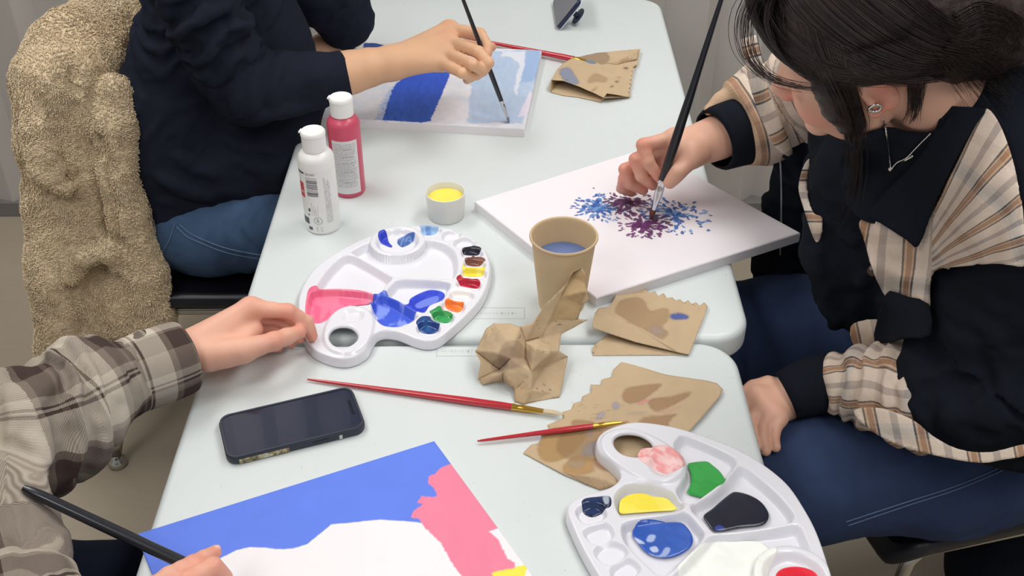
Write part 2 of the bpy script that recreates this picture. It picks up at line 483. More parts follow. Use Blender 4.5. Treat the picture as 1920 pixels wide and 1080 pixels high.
# ================================================================== TABLES
b = MB('table_plastic'); c = lin((214, 221, 222)); n = b.noise(260, 2); n2 = b.noise(34, 5)
sp = b.math('GREATER_THAN', b.noise(150, 1), .765)
c = b.mix(n2, tuple(v*.975 for v in c), c); c = b.mix(b.math('MULTIPLY', sp, .35), c, lin((150, 150, 148)))
b.color(c); b.bump(n, .12, .0003); M_tab = b.set(Roughness=.38)
M_tabmark = flat('table_mark', (178, 186, 186), .5)
M_steel = flat('grey_steel', (120, 122, 124), .4, .6)
M_chrome = flat('chrome', (190, 188, 182), .22, 1.)
def table(name, cx, cy, hx, hy, ang, label, marks):
    r = empty(name, (cx, cy, 0), label, 'table', None)
    R = rotz(ang); o = np.array([cx, cy, 0])
    v, f = prism(rrect(hx, hy, .055, 10), T-.045, T, .011, 5)
    mesh_obj('tabletop', v@R.T+o, f, M_tab, r, smooth=35.)
    v, f = prism(rrect(hx-.012, hy-.012, .05, 8), T-.062, T-.0455, .003, 2); mesh_obj('skirt', v@R.T+o, f, M_tab, r, smooth=35.)
    for sy in (-1, 1):
        for sx in (-1, 1):
            q = np.array([(sx*(hx-.09), sy*(hy-.14), T-.06), (sx*(hx-.09), sy*(hy-.14), .02), (sx*(hx-.09), sy*(hy-.14), .0)])
            v, f = tube(q@R.T+o, .014, 12, ref=(1, 0, 0)); mesh_obj('leg', v, f, M_steel, r, smooth=40.)
        q = np.array([(-(hx-.09), sy*(hy-.14), .25), ((hx-.09), sy*(hy-.14), .25)])
        v, f = tube(q@R.T+o, .011, 10, ref=(0, 0, 1)); mesh_obj('crossbar', v, f, M_steel, r, smooth=40.)
    # shallow moulded plaque: a thin frame with small worn characters
    px0, py0, px1, py1 = marks; a, d = P(px0, py1), P(px1, py0); x0, y0, x1, y1 = a[0], a[1], d[0], d[1]
    parts = []; t = .0007; z0, z1 = T-.0003, T+.00025
    for lo, hi in (((x0, y0), (x1, y0+t)), ((x0, y1-t), (x1, y1)), ((x0, y0), (x0+t, y1)), ((x1-t*1.4, y0), (x1, y1))):
        parts.append(box((*lo, z0), (*hi, z1)))
    rr = random.Random(3); xx = x0+.008
    while xx < x1-.012:
        wd = rr.choice((.0008, .0008, .0026)); h = rr.choice((.0055, .0055, .003))
        parts.append(box((xx, (y0+y1)/2-h/2, z0), (xx+wd, (y0+y1)/2+h/2, z1))); xx += wd+rr.choice((.0012, .0018, .003))
    v, f, m = join(parts); mesh_obj('moulded_plaque', v, f, M_tabmark, r, smooth=False)
    return r
yseam = P(700, 636)[1]
table('folding_table', -.0275, yseam+.632, .3705, .63, 0, 'white plastic folding table at the back, under the paint bottles', (884, 577, 984, 598))
ang = .012
table('folding_table', -.0615+.011, yseam-.0075-.60, .3705, .60, ang, 'white plastic folding table in front, with the dark phone lying on it', (818, 649, 905, 668))

# ================================================================== CANVASES
M_canvas = attr_mat('painted_canvas', .75, bscale=900, bstr=.35, bdist=.0003)
M_canvas_side = flat('canvas_cloth', (232, 228, 232), .85, bscale=900, bstr=.3)
def cmix(col, c, m):
    m = (np.zeros(len(col))+np.clip(m, 0, 1))[:, None]; return col*(1-m)+np.array(lin(c))*m
def poly_mask(xy, pts, z, soft=.0006, sm=0, ragged=0, rs=90, seed=0, **k):
    q = pxpoly(pts, z, sm, **k); lo, hi = q.min(0)-.02, q.max(0)+.02
    m = np.zeros(len(xy)); s = ((xy > lo) & (xy < hi)).all(1)
    if not s.any(): return m
    d = psd(xy[s], q)
    if ragged: d = d+ragged*fbm(xy[s], rs, 3, seed)
    m[s] = 1-sstep(-soft, soft, d); return m
def canvas(name, corners, zt, thick, label, res, paint, z0=T):
    """corners: 4 world xy of the face in order; painted face on a dense grid"""
    c0, c1, c2, c3 = [np.array(c, float) for c in corners]
    nu = int(np.linalg.norm(c1-c0)/res); nv = int(np.linalg.norm(c3-c0)/res)
    u, v_ = np.meshgrid(np.linspace(0, 1, nu+1), np.linspace(0, 1, nv+1), indexing='ij'); u = u.ravel()[:, None]; v_ = v_.ravel()[:, None]
    xy = c0*(1-u)*(1-v_)+c1*u*(1-v_)+c2*u*v_+c3*(1-u)*v_
    I = np.arange((nu+1)*(nv+1)).reshape(nu+1, nv+1)
    Fq = np.stack([I[:-1, :-1], I[1:, :-1], I[1:, 1:], I[:-1, 1:]], -1).reshape(-1, 4)
    a = (c1-c0)[0]*(c3-c0)[1]-(c1-c0)[1]*(c3-c0)[0]
    if a < 0: Fq = Fq[:, ::-1]
    base = np.tile(np.array(lin((238, 234, 238))), (len(xy), 1))
    col = paint(xy, base)
    bev = min(.0025, thick*.4)
    eu = np.minimum(u, 1-u)[:, 0]*np.linalg.norm(c1-c0); ev = np.minimum(v_, 1-v_)[:, 0]*np.linalg.norm(c3-c0); e = np.minimum(eu, ev)
    z = zt-bev*(1-np.sqrt(np.clip(1-(1-np.clip(e/bev, 0, 1))**2, 0, 1)))*.8
    cen = (c0+c1+c2+c3)/4
    top = np.c_[xy, z]
    o = mesh_obj(name, top, Fq, M_canvas, origin=(cen[0], cen[1], z0), col=col)
    tag(o, label, 'canvas')
    # stretched sides and wooden back
    q = np.array([c0, c1, c2, c3])
    if a < 0: q = q[::-1]
    v, f = prism(q, z0+.0002, zt-bev*.8, 0)
    mesh_obj('canvas_side', v, f[:-1], M_canvas_side, o, smooth=False)
    return o
W = lambda px, py, z: P(px, py, z)[:2]
# --- A : stripes of blue, navy sweater painter
za = T+.018
A0, A1 = W(983, 241, za), W(1016, 94, za)
dA = A1-A0; dA /= np.linalg.norm(dA); lA = np.linalg.norm(A1-A0)
uA = np.array([-dA[1], dA[0]]); LA = .405
uA = W(640, 224, za)-A0; uA /= np.linalg.norm(uA); uA = uA-dA*(uA@dA)*.6; uA /= np.linalg.norm(uA)
def paintA(xy, col):
    n = fbm(xy, 60, 3, 5); n2 = fbm(xy*[1, .25], 220, 2, 8)
    col = cmix(col, (214, 219, 232), .5+.5*n)
    k = dict(ox=600, oy=0, sc=4.155)
    pale = poly_mask(xy, [(1150, 960), (1180, 640), (1330, 400), (1400, 400), (1640, 385), (1720, 390), (1700, 560), (1640, 760), (1600, 900), (1570, 960), (1480, 965), (1380, 950), (1260, 965)], za, .003, 0, .004, 120, 2, **k)
    col = cmix(col, (172, 194, 224), pale*(.85+.15*n2))
    dk = poly_mask(xy, [(1610, 385), (1720, 390), (1690, 600), (1640, 640), (1560, 640), (1590, 520), (1600, 440)], za, .003, 0, .003, 150, 3, **k)
    col = cmix(col, (150, 178, 220), dk*.8)
    lt = poly_mask(xy, [(1420, 400), (1600, 400), (1590, 520), (1560, 620), (1530, 740), (1510, 720), (1530, 600), (1555, 500), (1480, 440), (1410, 440)], za, .002, 0, .004, 200, 4, **k)
    col = cmix(col, (226, 228, 238), lt*.85)
    lt = poly_mask(xy, [(1640, 700), (1660, 800), (1600, 900), (1540, 910), (1570, 850), (1610, 760)], za, .002, 0, .003, 200, 5, **k)
    col = cmix(col, (234, 222, 236), lt*.8)
    bl = poly_mask(xy, [(485, 935), (560, 700), (585, 660), (700, 560), (1020, 560), (985, 650), (860, 945), (790, 955), (640, 945)], za, .0012, 0, .0022, 160, 6, **k)
    cc = np.array(lin((52, 92, 190)))*(1+.22*n2+.12*n)[:, None]
    top = sstep(W(700, 225, za)[1], W(700, 150, za)[1], xy[:, 1])[:, None]
    cc = cc*(1-top*.5)+np.array(lin((40, 78, 208)))*top*.5
    col = col*(1-bl[:, None])+cc*bl[:, None]
    fe = poly_mask(xy, [(430, 930), (520, 720), (600, 640), (640, 640), (560, 800), (520, 940)], za, .006, 0, .006, 200, 7, **k)*(1-bl)
    col = cmix(col, (150, 178, 228), fe*(.4+.6*(fbm(xy, 400, 2, 9) > .0)))
    b2 = poly_mask(xy, [(330, 375), (345, 335), (430, 335), (520, 360), (500, 380)], za, .001, 0, .002, 200, 8, **k)
    return cmix(col, (50, 80, 150), b2)
oA = canvas('striped_canvas', [A0, A1, A1+uA*LA, A0+uA*LA], za, .018, 'stretched canvas with blue and pale stripes, under the hand of the navy sweater painter', .0011, paintA)
# --- B : flower painting
zb = T+.018
B = [W(890, 377, zb), W(1211, 277, zb), W(1501, 436, zb), W(1118, 558, zb)]
def petals(xy, col):
    rr = np.random.default_rng(5)
    def brushdab(c, d, L, wd, rgb, a=.92):
        nonlocal col
        v = xy-c; s = (np.abs(v) < L+.002).all(1)
        if not s.any(): return
        q = v[s]; t = q@d; w_ = q@np.array([-d[1], d[0]])
        r = (t/L)**2+(w_/(wd*(1+.35*t/L)))**2
        m = (1-sstep(.75, 1.15, r))*a; c_ = col[s]; c_ = c_*(1-m[:, None])+np.array(lin(rgb))*m[:, None]; col[s] = c_
    # (centre px, colour, rx, ry in metres, count)
    for (px, py), pal, R0, cnt, bias in (((1128, 390), [(52, 96, 168), (80, 128, 196), (110, 150, 208), (40, 76, 150)], .047, 150, (-.004, 0)),
                                    ((1178, 383), [(92, 40, 92), (112, 58, 112), (74, 30, 70), (84, 52, 88)], .044, 150, (0, .004)),
                                    ((1252, 402), [(56, 104, 182), (84, 134, 202), (44, 80, 158), (120, 160, 214)], .058, 150, (.012, -.002)),
                                    ((1207, 420), [(104, 42, 104), (120, 60, 118), (82, 32, 82), (96, 40, 96)], .044, 160, (0, -.002))):
        c0 = W(px, py, zb)
        for i in range(cnt):
            a = rr.uniform(0, 2*math.pi); q = rr.uniform(.0, 1)**.85
            d = np.array([math.cos(a), math.sin(a)*.92]); p = c0+np.array(bias)+d*R0*q
            L = rr.uniform(.0038, .0072)*(1.1-.35*q); d2 = d+np.array([rr.normal(0, .35), rr.normal(0, .35)]); brushdab(p, d2/np.linalg.norm(d2), L, L*rr.uniform(.36, .62), pal[rr.integers(4)])
    for (px, py, s_) in ((1328, 432, 5), (1314, 425, 4.4), (1297, 438, 3.6), (1269, 440, 3.2), (1306, 415, 3.4), (1196, 442, 2.6), (1227, 443, 2.6), (1113, 353, 3)):
        brushdab(W(px, py, zb), np.array([.8, .6]), s_*.0007, s_*.00062, (56, 92, 160) if px > 1250 else (84, 42, 88))
    return col
def paintB(xy, col): return petals(xy, cmix(col, (238, 230, 238), .5))
oB = canvas('flower_canvas', B, zb, .018, 'thick stretched white canvas with small blue and purple petal dabs, beside the brown paper cup', .0008, paintB)
# --- C : blue / pink painting, flat panel
zc = T+.0035
C0, C1 = W(255, 1001, zc), W(814, 826, zc); dC = C1-C0; LC = np.linalg.norm(dC); dC /= LC
eC = W(1000, 1080, zc)-C1; eC /= np.linalg.norm(eC)
def paintC(xy, col):
    n = fbm(xy, 25, 3, 3)
    k = dict(ox=250, oy=780, sc=2.4304)
    bl = np.maximum(poly_mask(xy, [(-20, 560), (-30, 480), (1372, 80), (1500, 240), (1480, 500), (1320, 487), (1240, 480), (1120, 472), (990, 486), (900, 495), (860, 530), (790, 585), (720, 605), (650, 607), (600, 600), (530, 598), (470, 612), (400, 645), (330, 690), (300, 900), (-60, 900)], zc, .0006, 0, .0006, 150, 1, **k), 0)
    cc = np.array(lin((96, 128, 232)))*(1+.05*n)[:, None]
    col = col*(1-bl[:, None])+cc*bl[:, None]
    pk = poly_mask(xy, [(1450, 215), (1400, 235), (1375, 265), (1345, 275), (1345, 310), (1370, 325), (1385, 360), (1370, 370), (1310, 365), (1295, 395), (1325, 400), (1280, 430), (1265, 462), (1305, 470), (1330, 510), (1400, 580), (1460, 680), (1500, 735), (1620, 900), (1900, 900), (1740, 690), (1735, 665), (1705, 650), (1660, 560), (1620, 525), (1680, 505), (1560, 340)], zc, .0006, 0, .0012, 260, 2, **k)
    cc = np.array(lin((235, 130, 158)))*(1+.05*fbm(xy*[1, .4], 60, 2, 6))[:, None]
    col = col*(1-pk[:, None])+cc*pk[:, None]
    yl = poly_mask(xy, [(1630, 715), (1720, 695), (1790, 675), (1795, 700), (1780, 730), (1800, 820), (1700, 820)], zc, .0006, 0, .0015, 300, 3, **k)
    return cmix(col, (240, 228, 80), yl)
oC = canvas('canvas_panel', [C0, C1, C1+eC*.28, C0+eC*.28], zc, .003, 'thin flat canvas panel with a blue sky area and a pink strip, nearest the camera', .0011, paintC)
# ================================================================== PALETTES
M_pal = flat('palette_plastic', (228, 228, 236), .22, sss=.0, Coat_Weight=.15)
RIM = T+.0165; FLOORZ = T+.0028
def A5(pts, sm=0, z=RIM): return pxpoly(pts, z, sm, 540, 400, 3.6)
outlineA = A5([(62, 640), (66, 560), (105, 460), (180, 360), (290, 280), (420, 205), (600, 125), (700, 92), (830, 78), (960, 80), (1090, 98), (1210, 140), (1310, 212), (1362, 300), (1372, 390), (1350, 490), (1300, 590), (1210, 690), (1110, 780), (1020, 848), (940, 866), (850, 848), (750, 808), (660, 795), (600, 812), (565, 860), (530, 925), (450, 972), (360, 985), (260, 965), (160, 915), (95, 820), (68, 730)], 5)
holeA = A5([(278, 850), (300, 800), (350, 778), (420, 782), (465, 820), (468, 860), (430, 900), (370, 918), (310, 900)], 4)
wells = [   # outline, floor height, wall width
    (A5([(425, 262), (470, 230), (560, 188), (602, 196), (625, 235), (700, 262), (790, 262), (860, 225), (882, 188), (960, 180), (1050, 200), (1125, 255), (1146, 330), (1138, 405), (1100, 440), (960, 438), (800, 436), (720, 430), (620, 375), (500, 305)], 3), FLOORZ, .0075),
    (A5([(190, 510), (215, 450), (270, 375), (350, 300), (400, 280), (450, 288), (580, 352), (690, 420), (702, 440), (670, 475), (610, 545), (480, 520), (330, 512)], 3), FLOORZ, .0075),
    (A5([(125, 730), (128, 620), (148, 545), (200, 522), (330, 518), (480, 530), (598, 552), (560, 610), (480, 622), (380, 640), (300, 690), (240, 732), (175, 742)], 3), FLOORZ, .006),
    (A5([(655, 545), (700, 480), (745, 448), (880, 446), (1085, 462), (1075, 530), (1020, 620), (930, 668), (850, 650), (740, 590)], 3), FLOORZ, .0065),
    (A5([(560, 630), (590, 572), (650, 556), (720, 585), (860, 672), (872, 700), (810, 745), (740, 765), (650, 758), (600, 720), (575, 680)], 3), FLOORZ, .006)]
for q in ([(898, 100), (960, 92), (1035, 100), (1028, 130), (985, 160), (900, 155)], [(1048, 125), (1120, 110), (1172, 130), (1150, 165), (1085, 185), (1040, 172)],
          [(1115, 195), (1165, 162), (1240, 165), (1272, 200), (1230, 225), (1140, 228)], [(1172, 240), (1230, 232), (1305, 250), (1312, 285), (1250, 298), (1178, 290)],
          [(1188, 318), (1230, 308), (1320, 325), (1334, 355), (1290, 368), (1196, 362)], [(1176, 380), (1250, 375), (1335, 388), (1330, 432), (1250, 444), (1174, 436)],
          [(1140, 460), (1190, 446), (1290, 460), (1304, 490), (1270, 520), (1150, 500)], [(1092, 545), (1130, 522), (1240, 535), (1256, 565), (1200, 598), (1095, 582)],
          [(1030, 620), (1070, 588), (1170, 598), (1198, 630), (1160, 678), (1060, 668)], [(955, 700), (1010, 660), (1095, 668), (1124, 705), (1080, 752), (990, 730)],
          [(865, 765), (920, 728), (1010, 745), (1030, 785), (980, 826), (890, 812)]):
    wells.append((A5(q, 4), T+.0085, .0048))
cupC = P(540+737/3.6, 400+180/3.6, RIM+.0015)[:2]; cupR = .0375
ringC = A5([(240, 800), (262, 730), (310, 665), (390, 625), (470, 622), (545, 650), (578, 710), (570, 790), (535, 870), (470, 925), (380, 945), (290, 920), (245, 870)], 5, RIM+.004)
dimple = A5([(348, 700), (375, 655), (440, 640), (510, 655), (525, 695), (490, 735), (420, 750), (365, 735)], 5, RIM+.003)
def palette_z(xy):
    d = psd(xy, outlineA); z = np.full(len(xy), RIM)
    for q, fz, ww in wells:
        lo, hi = q.min(0)-.004, q.max(0)+.004; s = ((xy > lo) & (xy < hi)).all(1)
        if not s.any(): continue
        dd = psd(xy[s], q); z[s] = z[s]-(RIM-fz)*sstep(-.001, ww, -dd)
    rr = np.linalg.norm(xy-cupC, axis=1)
    up = RIM+.0015*(1-sstep(cupR+.002, cupR+.006, rr)); s = rr < cupR+.006
    z = np.where(s, np.maximum(z, up), z)
    z = np.where(rr < cupR, RIM+.0015-(.0105)*sstep(.0015, .012, cupR-rr), z)
    rd = psd(xy, ringC); s = rd < .003
    z = np.where(s, np.maximum(z, RIM+.0045*(1-sstep(-.003, .003, rd))), z)
    dm = psd(xy, dimple); z = np.where(dm < 0, z-.005*sstep(0, .011, -dm), z)
    # rounded outer border and thumb hole border
    e = np.clip((.004+d)/.004, 0, 1); z = z-(.0140)*(1-np.sqrt(np.clip(1-e**2, 0, 1)))
    h = psd(xy, holeA); e = np.clip((.003-h)/.003, 0, 1); z = z-.003*e**2
    return z
cenA = P(734, 522, RIM)[:2]
palV, palF, palT = grid_sheet(outlineA, .0013, palette_z, lambda xy, z: np.maximum(z-.0018, T+.0003), [holeA])
oPA = mesh_obj('paint_palette', palV, palF, M_pal, origin=(*cenA, T))
tag(oPA, 'white paint palette with pink and blue paint and many small colours, touched by a hand', 'palette')
# second palette: the same tray turned round and lying near the woman's lap
_s = 1.028
zr = complex(*( (P(1184.3, 837.6, RIM)-P(1502, 1083, RIM))[:2])); za_ = complex(*((P(644, 635, RIM)-P(744.7, 450, RIM))[:2]))
angB = math.radians(-128.9); RB = rotz(angB)[:2, :2]*_s
ptsA = np.array([P(x, y, RIM)[:2] for x, y in ((644, 635), (744.7, 450), (803, 615), (734, 522), (659, 592))])
ptsB = np.array([P(x, y, RIM)[:2] for x, y in ((1184.3, 837.6), (1502, 1083), (1117.6, 959), (1330.4, 1006), (1241.5, 878.5))])
tB = (ptsB-(ptsA-cenA)@RB.T).mean(0)
oPB = mesh_obj('paint_palette', (palV-[*cenA, T]), palF, M_pal); oPB['_w'] = [0, 0, 0]
oPB.location = (*tB, T+.001); oPB.rotation_euler = (0, 0, angB); oPB.scale = (_s, _s, 1)
tag(oPB, 'white paint palette with yellow, green, black, blue and white pools beside the stained napkin', 'palette')
def toA(xy): return (np.asarray(xy)-tB)@np.linalg.inv(RB).T+cenA
def paint_mat(name, rough=.18): return attr_mat(name, rough, bscale=120, bstr=.03, bdist=.0006, coat=.2)
M_wet = paint_mat('wet_paint'); M_dry = attr_mat('drying_paint', .4, bscale=300, bstr=.2)
def pool(pal, pts, lvl, c1, c2=None, label=None, o=(0, 0, 1), sm=4, ns=120, wet=True, holes=None, seed=1):
    """a pool or smear of paint lying in the tray; lvl = fill height above the well floor, 0 = thin film"""
    zz = T+.006
    poly = pxpoly(pts, zz, sm, *o)
    if pal is oPB: poly = toA(poly)
    def zf(xy):
        z = palette_z(xy)
        if lvl: z = np.maximum(z+.0001, T+.0028+lvl+.00012*fbm(xy, 40, 2, seed)) 
        e = np.clip(-psd(xy, poly)/.0022, 0, 1)
        return z+.0001+.0009*np.sqrt(1-(1-e)**2)+(.0002*fbm(xy, 120, 2, seed+3) if (wet and not lvl) else 0)
    v, f, t = grid_sheet(poly, .0011, zf, .0005)
    n = fbm(v[:, :2]*[1, .5], ns, 3, seed)
    col = np.tile(np.array(lin(c1)), (len(v), 1))
    if c2 is not None:
        m = sstep(-.15, .3, n)[:, None]; col = col*(1-m)+np.array(lin(c2))*m
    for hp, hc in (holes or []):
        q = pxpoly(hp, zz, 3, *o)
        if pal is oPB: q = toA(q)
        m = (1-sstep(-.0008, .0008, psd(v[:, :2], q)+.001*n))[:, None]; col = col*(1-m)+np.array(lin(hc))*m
    if pal is oPB:
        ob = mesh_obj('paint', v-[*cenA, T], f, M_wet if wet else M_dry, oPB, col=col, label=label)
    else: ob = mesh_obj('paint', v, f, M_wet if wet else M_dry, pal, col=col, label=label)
    return ob
c5 = (540, 400, 3.6)
pool(oPA, [(124, 725), (128, 620), (148, 548), (200, 524), (330, 517), (480, 528), (598, 548), (592, 575), (530, 612), (430, 622), (340, 655), (280, 705), (230, 738), (175, 742)], .0025, (248, 128, 160), (240, 108, 146), 'bright pink paint', c5)
pool(oPA, [(555, 640), (585, 575), (640, 556), (700, 575), (790, 625), (870, 690), (850, 722), (790, 740), (740, 762), (650, 756), (600, 745), (590, 735), (605, 700), (590, 680)], 0, (62, 92, 214), (128, 150, 232), 'light blue paint', c5, wet=False)
pool(oPA, [(760, 610), (810, 600), (830, 560), (930, 512), (1000, 508), (1055, 530), (1040, 575), (960, 610), (930, 650), (900, 666), (840, 650), (810, 635)], 0, (34, 58, 196), (50, 76, 210), 'deep blue paint', c5, wet=False, holes=[([(860, 610), (930, 570), (1010, 550), (1010, 585), (930, 620), (880, 632)], (110, 130, 226))])
pool(oPA, [(610, 190), (620, 160), (645, 150), (670, 165), (682, 200), (705, 228), (690, 236), (650, 220), (620, 205)], 0, (36, 56, 190), (52, 70, 200), 'dark blue smear', c5, wet=False, ns=400)
pool(oPA, [(738, 205), (745, 178), (790, 160), (850, 165), (858, 185), (820, 215), (775, 235), (750, 222)], 0, (60, 98, 168), (120, 150, 200), 'grey blue smear', c5, wet=False, ns=400)
pool(oPA, [(898, 102), (960, 94), (1033, 100), (1020, 130), (980, 156), (905, 152)], 0, (150, 186, 226), (108, 146, 204), 'pale blue paint', c5, wet=False)
pool(oPA, [(1182, 270), (1230, 255), (1290, 262), (1306, 282), (1270, 295), (1185, 290)], .003, (38, 38, 52), None, 'black paint', c5)
pool(oPA, [(1198, 340), (1232, 325), (1240, 300), (1262, 300), (1268, 325), (1322, 338), (1328, 362), (1250, 368), (1200, 358)], .003, (116, 70, 60), (134, 84, 72), 'brown paint', c5)
pool(oPA, [(1178, 390), (1210, 384), (1320, 394), (1326, 425), (1280, 438), (1190, 430)], .003, (244, 226, 70), (250, 236, 110), 'yellow paint', c5)
pool(oPA, [(1142, 465), (1180, 447), (1240, 452), (1280, 478), (1300, 505), (1270, 518), (1200, 508), (1145, 492)], .004, (186, 30, 58), (160, 20, 44), 'red paint', c5)
pool(oPA, [(1098, 550), (1140, 528), (1230, 540), (1245, 565), (1195, 592), (1100, 578)], .004, (246, 246, 244), None, 'white paint', c5)
pool(oPA, [(1062, 625), (1090, 608), (1130, 603), (1165, 608), (1190, 640), (1160, 676), (1110, 672), (1070, 652)], .004, (250, 132, 44), (248, 116, 50), 'orange paint', c5)
pool(oPA, [(957, 702), (1000, 666), (1080, 670), (1118, 700), (1100, 740), (1060, 752), (1000, 738)], .004, (46, 150, 78), (56, 160, 90), 'green paint', c5)
pool(oPA, [(868, 770), (905, 735), (960, 735), (1015, 750), (1028, 790), (985, 822), (920, 822), (880, 800)], .004, (24, 62, 128), (40, 92, 152), 'navy paint', c5)
c8 = (1040, 760, 3.375)
pool(oPB, [(520, 380), (545, 325), (620, 315), (720, 312), (800, 335), (828, 390), (800, 450), (720, 480), (640, 455), (560, 425)], 0, (240, 160, 160), (246, 206, 206), 'smeared pink paint', c8, wet=False, ns=160)
pool(oPB, [(842, 380), (880, 365), (960, 360), (1000, 385), (1050, 430), (1080, 490), (1060, 535), (1010, 560), (960, 588), (880, 575), (838, 555), (858, 510), (862, 440)], .0035, (50, 164, 72), (46, 158, 66), 'green paint pool', c8)
pool(oPB, [(408, 640), (420, 600), (480, 568), (560, 562), (620, 580), (700, 590), (745, 625), (768, 665), (640, 676), (500, 686), (415, 688)], .0035, (248, 228, 74), (250, 234, 96), 'yellow paint pool', c8)
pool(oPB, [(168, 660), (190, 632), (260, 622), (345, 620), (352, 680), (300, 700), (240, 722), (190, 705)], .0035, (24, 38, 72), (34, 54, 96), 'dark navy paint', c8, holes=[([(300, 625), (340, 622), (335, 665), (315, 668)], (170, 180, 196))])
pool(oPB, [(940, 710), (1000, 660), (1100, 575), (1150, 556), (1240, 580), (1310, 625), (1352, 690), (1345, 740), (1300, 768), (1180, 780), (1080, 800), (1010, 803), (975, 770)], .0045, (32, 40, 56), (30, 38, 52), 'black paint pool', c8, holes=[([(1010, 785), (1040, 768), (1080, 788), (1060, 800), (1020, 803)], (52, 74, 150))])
pool(oPB, [(492, 830), (505, 780), (560, 756), (700, 748), (800, 750), (850, 795), (874, 850), (862, 900), (800, 945), (720, 970), (640, 965), (570, 930), (520, 870)], .004, (38, 86, 182), (44, 94, 192), 'cobalt blue paint pool', c8,
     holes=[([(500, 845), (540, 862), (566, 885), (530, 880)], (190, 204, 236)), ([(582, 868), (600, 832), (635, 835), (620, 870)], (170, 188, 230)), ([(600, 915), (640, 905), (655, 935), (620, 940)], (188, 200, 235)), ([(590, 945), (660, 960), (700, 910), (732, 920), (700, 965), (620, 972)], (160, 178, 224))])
pool(oPB, [(770, 1080), (800, 1020), (900, 940), (1000, 880), (1150, 866), (1280, 866), (1340, 900), (1400, 960), (1380, 1010), (1350, 1080), (1340, 1180), (1200, 1280), (1000, 1300), (850, 1200)], .0035, (250, 252, 248), (246, 249, 244), 'white paint pool', c8)
pool(oPB, [(1400, 1080), (1440, 1048), (1520, 1036), (1600, 1050), (1650, 1080), (1670, 1130), (1640, 1180), (1540, 1200), (1440, 1170), (1400, 1120)], .0065, (224, 40, 58), (232, 52, 70), 'red paint in the round cup', c8)

# ================================================================== CUP, POT, BOTTLES
M_kraft = flat('kraft_paper', (212, 186, 148), .75, nscale=300, namp=.05, bscale=500, bstr=.15)
M_water = flat('murky_water', (104, 124, 172), .08, nscale=30, namp=.04)
def center_from(pxl, pxr, py, z): a, b_ = P(pxl, py, z), P(pxr, py, z); return (a+b_)/2
cb = P(1053, 569, T)
r = empty('paper_cup', (cb[0], cb[1], T), 'brown paper cup of bluish rinse water in front of the flower canvas', 'cup')
prof = [(.0320, .006), (.0325, 0), (.0337, .0)]+[(.0337+(.0462-.0337)*t, .118*t) for t in np.linspace(.02, 1, 8)]
prof += [(.0480, .1178), (.0490, .1192), (.0490, .1208), (.0480, .1222), (.0464, .1218), (.0455, .120)]
prof += [(.0455+(.0328-.0455)*t, .120-.112*t) for t in np.linspace(.05, 1, 6)]
v, f = lathe(prof, (cb[0], cb[1], T), seg=72, cap0=True, cap1=True); mesh_obj('cup_wall', v, f, M_kraft, r, smooth=50.)
v, f = box((-.0002, 0, .012), (.0010, .00025, .114)); 
lv = .082; rl = .0328+(.0455-.0328)*(lv-.008)/.112-.0003
v, f = lathe([(rl, lv-.004), (rl, lv+.0004), (rl-.001, lv), (.0005, lv)], (cb[0], cb[1], T), seg=64, cap0=True); mesh_obj('rinse_water', v, f, M_water, r, smooth=50.)
# pot
pc = P(837, 404, T); M_frost = flat('frosted_plastic', (238, 238, 233), .35, Transmission_Weight=.12, IOR=1.25)
M_yel = flat('yellow_paint', (246, 226, 92), .35, nscale=60, namp=.05)
r = empty('paint_pot', (pc[0], pc[1], T), 'small frosted plastic pot holding pale yellow paint', 'pot')
v, f = lathe([(.0285, 0), (.0300, .0015), (.0312, .02), (.0322, .044), (.0322, .0455), (.0312, .0460), (.0302, .0445), (.0296, .03), (.0286, .003)], (pc[0], pc[1], T), seg=64); mesh_obj('pot_wall', v, f, M_frost, r, smooth=50.)
v, f = lathe([(.0270, .0035), (.0288, .033), (.0293, .0352), (.0280, .0342), (.0005, .0336)], (pc[0], pc[1], T), seg=64); mesh_obj('yellow_paint', v, f, M_yel, r, smooth=50.)

